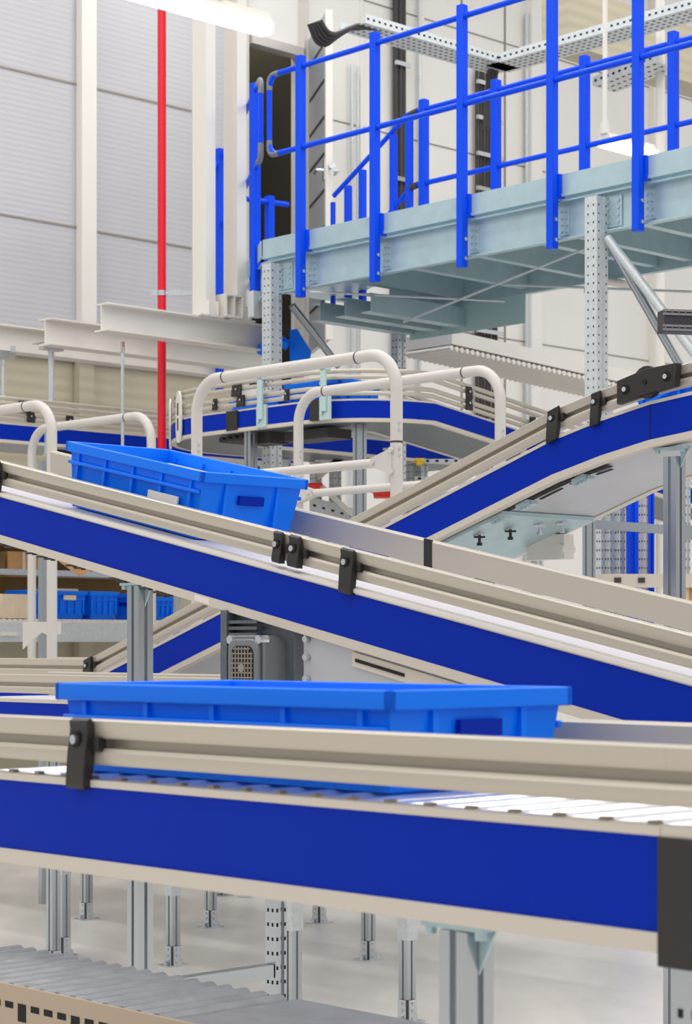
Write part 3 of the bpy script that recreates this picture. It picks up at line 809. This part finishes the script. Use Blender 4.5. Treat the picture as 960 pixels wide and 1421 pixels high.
# big angle joint plates
P=ipos(903)+Z*.078
m=MB(); 
d1=(ipos(880)-ipos(860)).normalized(); d2=(ipos(950)-ipos(920)).normalized()
m.tube([P-D2*.03,P-D2*.003],.058,18)
m.extr([(-.13,-.042),(.0,-.045),(.0,.045),(-.13,.042)],P-D2*.034,P-D2*.004,d1,Z); m.extr([(0,-.045),(.13,-.04),(.14,.04),(0,.045)],P-D2*.036,P-D2*.004,d2,Z)
jp=m.build('angle_joint',M['black'],t,bevel=.002)
m=MB()
for q in (P-D2*.035-d1*.09,P-D2*.037+d2*.095): m.tube([q+D2*.001,q-D2*.002],.018,14,1); m.tube([q,q-D2*.009],.009,10,0)
m.tube([P-D2*.036,P-D2*.04],.009,10,1)
m.build('joint_fastening',[M['steel'],M['pitch']],jp,kind='stuff')
# seam in blue sheet
P=ipos(903); MB().obox(P-D2*.0055-Z*.0625,D1,D2,Z,.0015,.001,.0625).build('sheet_seam',M['pitch'],t)
# underside slots + brackets
m=MB()
def ua(px,a,dz=0): return ipos(px)+D2*a+Z*(-.1475+dz)
for a_,x0,x1,w in ((.060,652,676,.016),(.060,686,784,.018),(.060,798,832,.018),(.115,722,752,.008),(.115,800,822,.008),(.115,764,770,.008)):
    p,q=ua(x0,a_),ua(x1,a_); m.obox((p+q)/2-Z*.001,(q-p).normalized(),D2,Z,(q-p).length/2,w,.001)
m.build('underside_slot',M['pitch'],t)
for px in (676,713,791):
    m=MB(); c=ua(px,.06,-.012); m.obox(c,sl,D2,Z,.03,.02,.008); m.obox(c+D2*.02-Z*.004,sl,D2,Z,.035,.02,.006)
    for k in (-1,0,1): bolt(m,c+sl*k*.02-Z*.005,-Z,.008,.012)
    m.build('clamp_bracket',M['galvteal'],t)
# lower tin tray under underside (glossy teal) with thumb nuts
p,q=ua(640,.1,-.012),ua(700,.1,-.012)
m=MB(); m.sweep([(.04,-.165),(.58,-.165),(.58,-.150),(.04,-.150)],[ipos(688),ipos(560)],[D2,D2]); m.build('belt_cover',M['galvteal'],t)
for k,px in enumerate((636,655,672,680)):
    m=MB(); c=ipos(px)+D2*(.12+.10*k)-Z*.168; m.tube([c,c-Z*.03],.006,8); m.obox(c-Z*.008,X,V((0,1,0)),Z,.022,.006,.004); m.tube([c-Z*.03,c-Z*.042],.011,8)
    m.build('thumb_screw',M['black'] if k<2 else M['steel'],t)
c=ipos(634)+D2*.55-Z*.2; m=MB(); m.obox(c,D1,D2,Z,.10,.03,.05); m.tube([c-D1*.08-Z*.01-D2*.04,c-D1*.08-Z*.01+D2*.04],.022,12); m.build('tensioner',M['white'],t)
# legs of the inclined conveyor
q=ipos(921)+D2*.06; 
leg(t,q.x,q.y,q.z-.19,.056); bracket_top(t,V((q.x,q.y,q.z-.155)),.06)
q2=q+D2*.52; leg(t,q2.x,q2.y,q2.z-.19,.056)
bracing(t,q+Z*(zof(737,7.1)-q.z)+D2*.03,q2+Z*(zof(737,7.1)-q2.z)-D2*.03,.05)
for px in (60,):
    q=ipos(px)+D2*.06; leg(t,q.x,q.y,q.z-.16,.05)
# tote on top, ribbed
tote(ipos(900)+D2*.36-D1*.0+Z*.01,-sl,D2,.42,.38,.13,Z,'blue ribbed tote on the upper knee of the right conveyor')

# black ribbed box on rail at right edge
c=at(937,446,7.6); t=thing('light_grid','black ribbed housing jutting in at the right edge, level with the pale sloping rail','sensor housing',c)
a=c-X*.055; b=c+X*.42+V((0,.1,0))
d=(b-a).normalized()
MB().extr([(-.04,-.042),(.04,-.042),(.04,.042),(-.04,.042)],a,b,d.cross(Z),Z).build('housing',M['cable'],t,bevel=.004)
m=MB()
for z in (.036,.022,-.022,-.036): m.obox(a+d*.07+Z*z-V((0,.043,0)),d,V((0,1,0)),Z,.068,.004,.004)
for k in range(5): m.obox(a+d*(.012+.026*k)+Z*.029-V((0,.043,0)),d,V((0,1,0)),Z,.002,.004,.008); m.obox(a+d*(.012+.026*k)-Z*.029-V((0,.043,0)),d,V((0,1,0)),Z,.002,.004,.008)
m.obox(a+d*.13-V((0,.043,0)),d,V((0,1,0)),Z,.004,.006,.042)
m.build('housing_rib',M['groove'],t)
q=b; MB().extr([(-.02,-.02),(.02,-.02),(.02,.02),(-.02,.02)],V((q.x,q.y+.06,0)),V((q.x,q.y+.06,q.z+.1)),X,V((0,1,0))).build('mounting_post',M['prof'],t)

# ============================================================ MIDDLE SLOPING CONVEYOR
ML=(480,5.5); tm=.2071
def mpos(px):
    p=on1(px,*ML,0); r=on1(480,*ML,0); sg=1 if px<480 else -1
    p.z=zof(820.5,5.5)+sg*(p-r).length*tm; return p
pM=[mpos(px) for px in (1100,960,700,480,240,0,-120)]
t,pp,ll=conveyor('long belt conveyor sloping down to the right across the middle, in front of the motor','conveyor',pM,.62,1.,.125,name='sloping_conveyor')
sm=(mpos(400)-mpos(500)).normalized()
clip(t,mpos(486),-D2,-sm,1,True,.05)
clip(t,mpos(390),-D2,-sm,1,False,.034); clip(t,mpos(413),-D2,-sm,1,False,.044)
clip(t,mpos(-3),-D2,-sm,1,True,.05)
# pale inner strip with serrated edge on the near lip
MB().sweep([(-.012,.004),(.02,.004),(.02,.018),(-.012,.014)],[mpos(1100),mpos(-120)],[D2,D2]).build('wear_strip',M['white'],t)
# black band on far rail
P=mpos(700)
q=mpos(606)+D2*.62
for _ in range(80):
    cur=HX+F*q.x/q.y; q=q-sm*((606-cur)/700)
MB().obox(q-D2*.037+Z*.078,sm,D2,Z,.016,.004,.042).build('rail_joint_band',M['black'],t)
# small sticker on the lower lip
q=mpos(284); MB().obox(q-D2*.0105-Z*.138,sm,D2,Z,.035,.0006,.009).build('type_sticker',M['white'],t)
# bolts hanging below the left part
m=MB()
for px in (2,14,44,60,70,100,112,160,170,205,222,232):
    q=mpos(px)+D2*.01-Z*.152; m.tube([q,q-Z*.010],.008,8); m.obox(q+D1*.02-Z*.003,D1,D2,Z,.022,.006,.003)
m.build('underside_bolt',M['cable'],t,kind='stuff')
# leg pair with crossbars
q=mpos(180)+D2*.04; q=V((q.x,q.y,0)); zl=mpos(180).z-.165
leg(t,q.x,q.y,zl,.057); bracket_top(t,V((q.x,q.y,zl+.012)),.055)
qf=q+D2*.56
perf_post(t,qf,zl-.02,.05,.05,'prof','support_leg',.047,.006)
for z in (.53,.40): bracing(t,q+Z*z+D2*.03,qf+Z*z-D2*.03,.045)
# right support of the conveyor (out of frame)
q=mpos(1060)+D2*.04; leg(t,q.x,q.y,q.z-.16,.055)
# drive: side plate and motor
c0=mpos(415); c1=mpos(660)
m=MB(); zlo=.36
P0,P1=mpos(417)+D2*.012,mpos(700)+D2*.012
m.add([P0-Z*.145,P1-Z*.145,P1-Z*.30,P0-Z*.36]+[x+D2*.008 for x in (P0-Z*.145,P1-Z*.145,P1-Z*.30,P0-Z*.36)],[(0,1,2,3),(4,5,6,7),(0,1,5,4),(1,2,6,5),(2,3,7,6),(3,0,4,7)])
sp=m.build('drive_side_plate',M['under'],t,smooth=False)
m=MB()
for dz in (.165,.215,.275): bolt(m,mpos(423)+D2*.01-Z*dz,-D2,.010,.012)
m.build('plate_bolt',M['steel'],sp)
P0,P1=mpos(487)+D2*.008,mpos(640)+D2*.008
m=MB(); m.extr([(-.004,-.20),(0,-.20),(0,-.160),(-.004,-.160)],P0,P1,D2,Z); m.build('slotted_strip',M['beige'],sp,smooth=False)
P0,P1=mpos(492)+D2*.003,mpos(560)+D2*.003
MB().extr([(-.002,-.185),(0,-.185),(0,-.176),(-.002,-.176)],P0,P1,D2,Z).build('strip_slot',M['pitch'],sp)
# motor (gearmotor, axis across the conveyor, cowl with round grille toward the camera-left)
mc=mpos(358)-D2*.02-Z*.285
m=MB(); dm_=-D1
tm_=thing  # keep name
# gearbox body: big dark block
def rrect(w,h,r,n=5):
    out=[]
    for cx,cy,a0 in ((w/2-r,h/2-r,0),(-w/2+r,h/2-r,90),(-w/2+r,-h/2+r,180),(w/2-r,-h/2+r,270)):
        for k in range(n+1):
            a=math.radians(a0+90*k/n); out.append((cx+r*math.cos(a),cy+r*math.sin(a)))
    return out
ax=-D2     # axis pointing to the front-left
mt=MB(); G=V((mc.x,mc.y,mc.z))
gc=at(356,912,5.75)
mt.extr(rrect(.26,.27,.015),gc+D2*.14,gc+D2*.03,D1,Z)
gb=mt.build('gearbox',M['motor'],t,bevel=.004)
mt=MB()
for k in range(13): mt.obox(gc+D1*.07+Z*(-.115+.018*k)+D2*.02,D1,D2,Z,.07,.02,.0045)
mt.obox(gc+D1*.14+D2*.03,D1,D2,Z,.014,.035,.135)
mt.build('cooling_fins',M['motor'],gb)
mt=MB(); cc=gc-Z*.03-D1*.015
mt.extr(rrect(.15,.185,.035),cc+D2*.04,cc-D2*.05,D1,Z); mt.extr(rrect(.13,.165,.03),cc-D2*.05,cc-D2*.066,D1,Z)
cw=mt.build('motor_cowl',M['motorl'],gb,bevel=.005)
mt=MB(); fc=cc-D2*.0665
mt.extr(rrect(.095,.125,.025),fc,fc-D2*.001,D1,Z)
mt.build('fan_opening',M['pitch'],cw)
mt=MB()
for k in range(-3,4): mt.obox(fc-D2*.002+D1*k*.0135,D1,D2,Z,.0018,.0015,.060 if abs(k)<3 else .045)
for k in range(-4,5): mt.obox(fc-D2*.002+Z*k*.0135,D1,D2,Z,.046 if abs(k)<4 else .035,.0015,.0018)
mt.tube([fc-D2*.001,fc-D2*.005],.012,14)
mt.build('fan_grille',M['groove'],cw)
mt=MB()
for sx,sz in ((-.062,.08),(.062,.08),(-.062,-.08),(.062,-.08)): mt.tube([cc+D1*sx+Z*sz-D2*.03,cc+D1*sx+Z*sz-D2*.062],.013,10)
mt.build('cowl_screw',M['steel'],cw)
# tote on it
tl=on1(110,480,5.68,0); tr=on1(408,480,5.68,0); Lm=(tl-tr).length
cm=(mpos(110)+mpos(408))/2+D2*.31+Z*.012
# keep the tote where the photo has it
pxc=(110+412)/2
q=mpos(262)+D2*.31+Z*.012
for _ in range(120):
    cur=HX+F*q.x/q.y; q=q-sm*((246-cur)/900)
upm=(Z-sm*Z.dot(sm)).normalized()
tote(q,-sm,D2,.70,.42,.205,upm,'blue tote riding on the middle sloping conveyor, paper inside and a white label',cargo=True,tagp=.17)

# ============================================================ LOW HORIZONTAL CONVEYOR G
GL=(150,8.0); zG=zof(938,8.0)-.117
t,pp,ll=conveyor('level conveyor low behind the front tote, only its pale rail tops showing','conveyor',[on1(px,*GL,zG) for px in (560,300,0,-80)],.6,1.,.125,name='level_conveyor')
for px in (406,):
    q=at(px,1400,7.75); leg(t,q.x,q.y,zG-.14,.05,sleeve=.5)

# ============================================================ HIDDEN LOWER CONVEYOR CARRYING THE FLOOR LEGS
zl=.86
feet=[(88,1327,.5),(120,1276,0),(240,1340,.62),(292,1287,0),(308,1243,0),(443,1281,0),(511,1332,0),(565,1419,.62)]
pts=[]
for px,py,sv in feet:
    Y=F*H/(py-HY); pts.append((((px-HX)/F*Y),Y,sv))
t=thing('lower_conveyor_frame','low frame behind the front conveyor standing on steel legs on the concrete floor','conveyor frame',(pts[3][0],pts[3][1],0))
for x,y,sv in pts: leg(t,x,y,zl,.052,sleeve=(.42 if sv==.5 else (.35 if sv else 0)))
for i,j in ((0,2),(2,6),(1,3),(3,5),(0,1),(2,3),(6,5),(6,7),(3,4)):
    a=V((pts[i][0],pts[i][1],zl+.03)); b=V((pts[j][0],pts[j][1],zl+.03)); d=(b-a).normalized()
    MB().extr([(-.03,-.03),(.03,-.03),(.03,.03),(-.03,.03)],a,b,d.cross(Z),Z).build('frame_bar',M['galv'],t,smooth=False)

# ============================================================ NEAR CONVEYOR
NL=(480,3.04); zN=zof(1122,3.04)
def npos(px,z=0): return on1(px,*NL,zN+z)
t,pp,ll=conveyor('large level roller conveyor in the foreground with dark blue side sheet','conveyor',[npos(px) for px in (921,480,0,-200)],.64,1.,.125,surface='rollers',underside=False,name='roller_conveyor')
# extend the rails and frame past the end cap on the right
for fl,o in ((False,V((0,0,0))),(True,D2*.64)):
    MB().sweep(rail_prof(1,fl),[npos(1180)+o,npos(921.2)+o],[D2,D2]).build('guide_rail',M['alu'],t)
MB().sweep(frame_prof(1,.125),[npos(1180),npos(922)],[D2,D2]).build('side_frame',M['beige'],t)
MB().sweep(frame_prof(1,.125,True),[npos(1180)+D2*.64,npos(922)+D2*.64],[D2,D2]).build('side_frame',M['beige'],t)
# black end cover
MB().sweep([(-.012,-.168),(-.001,-.168),(-.001,.0),(-.012,.0)],[npos(1180),npos(919)],[D2,D2]).build('end_cover',M['black'],t,bevel=.002)
rm=None
k=0; P=npos(1040)
while HX+F*P.x/P.y>-60 and k<60:
    a=P+D2*.036-Z*.012; b=P+D2*.604-Z*.012
    if rm is None:
        m=MB(); m.tube([a,b],.025,20); m.tube([a-D2*.02,a],.006,8); m.tube([b,b+D2*.02],.006,8)
        rm=m.build('roller',M['roller'],t); base=P.copy(); l0=rm.location.copy()
    else:
        o=rm.copy(); C.objects.link(o); o.parent=t; o.location=l0+(P-base)
    k+=1; P=P+D1*.082
# bearing seats along lip
P=npos(1040); bs=None; base=P.copy()
while HX+F*P.x/P.y>-60:
    if bs is None:
        bs=MB().obox(P+D2*.022+Z*.014,D1,D2,Z,.007,.007,.003).build('bearing_seat',M['groove'],t); l0=bs.location.copy()
    else:
        o=bs.copy(); C.objects.link(o); o.parent=t; o.location=l0+(P-base)
    P=P+D1*.082
c1=npos(118); clip(t,c1,-D2,-D1,1,True,.052)
# far rail joint band
q=npos(100)+D2*.64
for _ in range(80):
    cur=HX+F*q.x/q.y; q=q+D1*((cur-10)/900)
MB().obox(q-D2*.037+Z*.078,D1,D2,Z,.008,.004,.042).build('rail_joint_band',M['black'],t)
for pxx in (617,):
    q=npos(pxx)+D2*.045; leg(t,q.x,q.y,zN-.165,.056); bracket_top(t,V((q.x,q.y,zN-.152)),.055)
    q=q+D2*.55; leg(t,q.x,q.y,zN-.15,.056)
q=npos(952)+D2*.03; perf_post(t,q,zN-.17,.055,.05,'prof','support_leg',.05,.006)
q=npos(40)+D2*.6; 
q=at(919,1421,6.1); leg(t,q.x,q.y,1.1,.04,sleeve=.5) if False else None
# tote
q=npos(400)+D2*.32+Z*.014
for _ in range(120):
    cur=HX+F*q.x/q.y; q=q-D1*((418-cur)/1400)
tote(q,-D1,D2,.87,.42,.158,Z,'large blue tote on the foreground roller conveyor',cargo=False)

# ============================================================ LOWER LEFT FOREGROUND ROLLER BED
BL=(0,5.0); zb_=H-(1365-HY)/F*5.0
def bpos(px,z=0): return on1(px,*BL,zb_+z)
WB=.078*5.0
path=[bpos(px) for px in (700,300,-150)]
t=thing('roller_bed','grey roller bed with slotted beige side in the lower left corner','roller bed',V((path[1].x,path[1].y,0)))
m=MB(); m.sweep([(-.004,-.20),(.006,-.20),(.006,.004),(-.004,.004)],path,[D2]*3)
P=bpos(40); mb=m
for k in range(26):
    c=bpos(-20)-D1*(.055*k)-D2*.0045-Z*.045; big=(k%4==3)
    h_=.022 if big else .008; w_=.018
    c=c-Z*(.014 if big else 0)
    m.add([c-D1*w_-Z*h_,c+D1*w_-Z*h_,c+D1*w_+Z*h_,c-D1*w_+Z*h_],[(0,1,2,3)],1)
m.build('slotted_side',[M['tan'],M['pitch']],t,smooth=False)
MB().sweep([(WB-.006,-.20),(WB+.004,-.20),(WB+.004,-.012),(WB-.006,-.012)],path,[D2]*3).build('slotted_side',M['beige'],t,smooth=False)
r0=None; P=bpos(-140); k=0
while HX+F*P.x/P.y<215 and k<50:
    if r0 is None:
        r0=MB().tube([P+D2*.008-Z*.022,P+D2*(WB-.008)-Z*.022],.0285,16).build('roller',M['bed'],t); base=P.copy(); l0=r0.location.copy()
    else:
        o=r0.copy(); C.objects.link(o); o.parent=t; o.location=l0+(P-base)
    P=P-D1*.064; k+=1
MB().sweep([(.007,-.006),(WB-.007,-.006),(WB-.007,.002),(.007,.002)],[bpos(700),P],[D2,D2]).build('cover_plate',M['bed'],t,smooth=False)
for px,a_ in ((-60,.03),(-60,WB-.03),(600,.03),(600,WB-.03)):
    q=bpos(px)+D2*a_; leg(t,q.x,q.y,zb_-.06,.04)

# ============================================================ BACKGROUND SHELVING, LEFT
YS=15.3
def sp_(px,z,Y=None): return on2(px,100,YS,z)
zS=zof(866,YS)
t=thing('packing_bench','grey roller-topped bench carrying the blue totes and cartons on the left','bench',sp_(150,0))
a,b=sp_(-80,zS),sp_(345,zS)
MB().extr([(0,0),(.5,0),(.5,-.05),(0,-.05)],a,b,D1,Z).build('bench_top',M['galv'],t,smooth=False)
MB().extr([(-.006,.01),(0,.01),(0,-.135),(-.03,-.135),(-.03,-.127),(-.006,-.127)],a,b,D1,Z).build('front_rail',M['galv'],t,smooth=False)
MB().extr([(-.03,-.09),(-.006,-.09),(-.006,-.06),(-.03,-.06)],sp_(0,zS),sp_(22,zS),D1,Z).build('label_strip',M['white'],t)
m=MB(); n=60
for k in range(n):
    c=a+(b-a)*(k/n); m.tube([c+Z*.012,c+Z*.012+D1*.12],.024,8)
m.build('roller_row',M['white'],t,kind='stuff')
for px in (-40,320):
    for o in (.05,.45): q=sp_(px,0)+D1*o; MB().extr([(-.025,-.025),(.025,-.025),(.025,.025),(-.025,.025)],q,q+Z*(zS-.05),D2,D1).build('bench_leg',M['galv'],t)
def shelf_tote(px0,px1,lab,py=820,off=.10):
    a=sp_(px0,zS)+D1*off; b=sp_(px1,zS)+D1*off; L=(b-a).length-.01; hh=zof(py,YS)-zS-.04
    return tote((a+b)/2+D1*.17+Z*.04,D2,D1,L,.30,hh,Z,lab,'blue totes on the bench')
shelf_tote(52,80,'narrow blue tote next to the pale carton on the bench'); t1=shelf_tote(82,134,'wide blue tote on the bench with a pale handle opening')
shelf_tote(137,178,'blue tote on the bench, half hidden by the conveyor leg'); shelf_tote(199,226,'blue tote on the bench just right of the conveyor leg',py=822); shelf_tote(228,262,'rightmost blue tote on the bench, under the sloping conveyor',py=826)
c=(sp_(97,0)+sp_(115,0))/2+D1*.085; c.z=zof(829,YS)
MB().obox(c-V((0,0,0)),D2,D1,Z,.05,.012,.018).build('handle_opening',M['cardl'],t1)
c=(sp_(88,0)+sp_(124,0))/2+D1*.25; c.z=zof(818.5,YS)
tag(MB().obox(c,D2,D1,Z,.11,.12,.012).build('cardboard_sheet',M['cardl']),'flat cardboard sheet lying on the wide blue tote','cardboard')
def carton(px0,px1,py0,py1,Yo,lab,mt='card',d=.3):
    a=sp_(px0,0)+D1*Yo; b=sp_(px1,0)+D1*Yo; z0=zof(py1,YS); z1=zof(py0,YS); c=(a+b)/2+D1*d/2
    t=thing('carton',lab,'box',V((c.x,c.y,z0)))
    MB().obox(V((c.x,c.y,(z0+z1)/2)),D2,D1,Z,(b-a).length/2,d/2,(z1-z0)/2).build('box_body',M[mt],t,bevel=.004)
    MB().obox(V((c.x,c.y,(z0+z1)/2))-D1*(d/2+.001),D2,D1,Z,.012,.001,(z1-z0)/2-.005).build('tape',M['cardl'],t)
    return t
carton(-20,13,785,859,.30,'tall brown carton at the left picture edge','card',.15)
carton(4,46,826,859,.02,'pale carton on the bench beside the blue totes','cardl',.2)
# shelf rack above/behind the bench
t=thing('shelf_rack','dark shelf rack with brown cartons behind the bench','rack',sp_(80,0)+D1*.6)
za=zof(800,16)
for z,mt in ((za,'galv'),(zof(735,16),'galv')):
    MB().extr([(0,0),(.0,.045),(.35,.045),(.35,0)],sp_(-120,z)+D1*.56,sp_(330,z)+D1*.56,D1,Z).build('shelf_board',M[mt],t,smooth=False)
for px in (-100,320):
    q=sp_(px,0)+D1*.8; MB().extr([(-.03,-.03),(.03,-.03),(.03,.03),(-.03,.03)],q,q+Z*(zof(735,16)),D2,D1).build('rack_post',M['cable'],t)
MB().extr([(.36,0),(.37,0),(.37,.9),(.36,.9)],sp_(-120,zof(865,16))+D1*.56,sp_(330,zof(865,16))+D1*.56,D1,Z).build('back_panel',M['olive'],t)
for x0,x1,y0,lab in ((-15,30,765,'dark brown carton on the rack shelf, leftmost'),(33,72,768,'brown carton on the rack shelf, second from the left'),(76,120,762,'brown carton on the rack shelf under the sloping conveyor')):
    carton(x0,x1,y0,797,.62,lab,'olive' if x0<70 else 'card',.2)
c=at(106,796,14.6)
m=MB(); 
m.add([c+V((-.17,0,.12)),c+V((.02,0,-.02)),c+V((.16,.06,.06)),c+V((-.02,.1,.17)),c+V((-.17,0,.14)),c+V((.02,0,.0)),c+V((.16,.06,.08)),c+V((-.02,.1,.19))],[(0,1,2,3),(4,5,6,7),(0,1,5,4),(1,2,6,5),(2,3,7,6),(3,0,4,7)])
ob=m.build('carton_flap',M['card']); tag(ob,'tilted brown cardboard flap under the sloping conveyor','cardboard')

# ============================================================ BACKGROUND SHELVING, CENTRE
def bar(p,q,w,h,name,mt,parent,holes=False):
    d=(q-p).normalized(); u=d.cross(Z).normalized(); mb=MB()
    mb.extr([(-w/2,-h/2),(w/2,-h/2),(w/2,h/2),(-w/2,h/2)],p,q,u,Z)
    if holes:
        n_=u if u.y<0 else -u
        dots(mb,p+n_*(w/2),q+n_*(w/2),n_,Z,.012,.07,1)
    return mb.build(name,[M[mt],M['pitch']],parent,smooth=False)
YC=14.9
t=thing('storage_rack','galvanised storage rack with perforated beams seen between the tube guards','rack',at(560,893,YC)*1.0)
t.location.z=0
for (x0,y0,x1,y1_,h) in ((433,612,680,588,.07),(433,628,680,606,.05),(300,660,400,642,.09),(430,700,640,760,.12),(560,640,680,640,.03),(575,664,660,668,.03),(575,690,700,700,.12)):
    bar(at(x0,y0,YC),at(x1,y1_,YC+.02),.05,h,'rack_beam','galv',t,True)
for px in (383,395,438,465,570,585,745): 
    q=at(px,800,YC+.1); perf_post(t,q,zof(585,YC) if px>400 else zof(600,YC),.07,.06,'galv','rack_post',.05,.0055)
for (x0,y0,x1,y1_,h) in ((437,634,545,642,.07),(440,662,480,630,.06),(440,670,530,750,.05)):
    bar(at(x0,y0,YC-.15),at(x1,y1_,YC-.15),.05,h,'rack_brace','white',t)
m=MB(); m.obox(at(600,615,YC+.2),X,V((0,1,0)),Z,.45,.02,.05); m.build('label_board',M['white'],t)
def bin_(px,py,w,h,lab,mt,Y=YC+.05):
    c=at(px,py,Y); tt=thing('plastic_bin',lab,'bin',c-Z*h/2)
    m=MB(); m.add([c+V((sx*w/2*k,sy*.1*k,sz*h/2)) for sz,k in ((-1,.85),(1,1)) for sx,sy in ((-1,-1),(1,-1),(1,1),(-1,1))],[(0,1,2,3),(0,1,5,4),(1,2,6,5),(2,3,7,6),(3,0,4,7)])
    m.build('bin_body',M[mt],tt)
    MB().obox(c+Z*h/2,X,V((0,1,0)),Z,w/2+.01,.11,.008).build('bin_lid',M[mt],tt)
bin_(532,686,.16,.05,'red bin on the rack behind the nearest guard rail','redbin',YC-.15); bin_(436,677,.10,.04,'small red bin above the middle tote','redbin',YC-.15)
bin_(582,642,.05,.03,'tiny yellow bin on the rack left of the far motor','yellow',YC-.2)
bin_(470,625,.10,.05,'small dark bin on the rack between two guard tubes','cable',YC-.2); bin_(533,631,.2,.06,'white bin on the rack beside the nearest guard post','white',YC-.2)
# ============================================================ BACKGROUND SHELVING, RIGHT
YR=11.25
t=thing('blue_rack','storage rack with blue uprights beneath the inclined conveyor on the right','rack',V((at(870,893,YR).x,YR,0)))
def rp(px,Y=YR): return at(px,893,Y)
for px,w in ((877,.062),(903,.03)):
    q=rp(px); m=MB(); m.extr([(-w/2,-.03),(-w/6,-.03),(-w/6,-.015),(w/6,-.015),(w/6,-.03),(w/2,-.03),(w/2,.03),(-w/2,.03)],V((q.x,q.y,0)),V((q.x,q.y,zof(640,YR))),X,V((0,1,0))); m.build('blue_upright',M['railblue'],t,smooth=False)
for px,mt,w in ((834,'galv',.05),(846,'galv',.05),(860,'galv',.05),(892,'white',.04),(950,'galv',.05)):
    q=rp(px,YR+.12); perf_post(t,q,zof(655,YR),w,.04,mt,'perforated_upright',.05,.0055)
bar(at(815,727,YR-.15),at(960,738,YR-.15),.04,.05,'rack_beam','prof',t); 
bar(at(822,806,YR-.1),at(990,806,YR-.1),.04,.075,'shelf_edge','beige',t)
m=MB()
for px in (857,890): 
    c=at(px,805,YR-.125); m.obox(c,X,V((0,1,0)),Z,.019,.002,.014)
m.build('shelf_slot',M['cable'],t)
q=at(817,893,YR-.3); 
t3=thing('profile_post','silver aluminium post left of the perforated uprights at right','post',V((q.x,q.y,0))); leg(t3,q.x,q.y,zof(728,YR),.05)
carton_c=at(948,826,YR+.05); tt=thing('carton','brown carton on the lower shelf at the right picture edge','box',carton_c-Z*.07)
MB().obox(carton_c,X,V((0,1,0)),Z,.09,.12,.07).build('box_body',M['card'],tt); MB().obox(carton_c-V((0,.121,0)),X,V((0,1,0)),Z,.01,.001,.069).build('tape',M['cardl'],tt)
bar(carton_c-Z*.085-X*.4,carton_c-Z*.085+X*.4,.3,.02,'shelf_board','galv',t)
# blue cloth-like items near the left platform leg
c=at(420,478,14.5); t=thing('cable_chain','bright blue folded tarpaulin behind the left platform leg','tarpaulin',c-Z*.1)
m=MB(); m.add([at(402,458,14.5),at(412,456,14.5),at(432,488,14.4),at(430,500,14.4),at(402,505,14.5),at(402,458,14.9),at(412,456,14.9),at(432,488,14.9),at(430,500,14.9),at(402,505,14.9)],[(0,1,2,3,4),(5,6,7,8,9),(0,1,6,5),(1,2,7,6),(2,3,8,7),(3,4,9,8),(4,0,5,9)])
m.build('folded_sheet',M['tote'],t)
m=MB(); m.tube([at(362,486,14.6),at(370,478,14.5),at(385,470,14.5),at(400,480,14.5)],.04,8); m.build('blue_roll',M['tote'],t)
t.name='folded_tarpaulin'

# ============================================================ LIGHT, CAMERA
w=bpy.data.worlds.new('hall'); bpy.context.scene.world=w; w.use_nodes=True; nt=w.node_tree
bg=nt.nodes['Background']; g=nt.nodes.new('ShaderNodeTexCoord'); s=nt.nodes.new('ShaderNodeSeparateXYZ'); r=nt.nodes.new('ShaderNodeValToRGB')
nt.links.new(g.outputs['Generated'],s.inputs[0])
mr=nt.nodes.new('ShaderNodeMapRange'); mr.inputs['From Min'].default_value=-1; mr.inputs['From Max'].default_value=1
nt.links.new(s.outputs['Z'],mr.inputs['Value']); nt.links.new(mr.outputs[0],r.inputs['Fac']); nt.links.new(r.outputs['Color'],bg.inputs['Color'])
r.color_ramp.elements[0].color=(.42,.42,.43,1); r.color_ramp.elements[0].position=.45
r.color_ramp.elements[1].color=(1,.99,.97,1); r.color_ramp.elements[1].position=.75
bg.inputs['Strength'].default_value=1.05
def area(loc,sx,sy,e,rot=0):
    l=bpy.data.lights.new('overhead_fill','AREA'); l.shape='RECTANGLE'; l.size=sx; l.size_y=sy; l.energy=e; l.color=(1,.98,.95)  # unseen area light added overhead for highlights and shading contrast
    o=bpy.data.objects.new('overhead_fill',l); C.objects.link(o); o.location=loc; o.rotation_euler=(0,0,rot)
for i in range(4):
    for j in (-1,0,1): area((j*4.5,1.5+i*4.6,8.6),.3,4.0,(38,62,84,92)[i],-TH+math.pi/2)
cam=bpy.data.cameras.new('camera'); co=bpy.data.objects.new('camera',cam); C.objects.link(co)
co.location=(0,0,H); co.rotation_euler=(math.pi/2,0,0)
cam.sensor_fit='HORIZONTAL'; cam.sensor_width=24; cam.lens=70; cam.shift_y=(HY-710.5)/960
cam.clip_end=200
cam.dof.use_dof=True; cam.dof.focus_distance=6.6; cam.dof.aperture_fstop=9
sc=bpy.context.scene; sc.camera=co
sc.view_settings.view_transform='Standard'; sc.view_settings.look='None'; sc.view_settings.gamma=1; sc.view_settings.use_curve_mapping=False
sc.view_settings.exposure=0.0
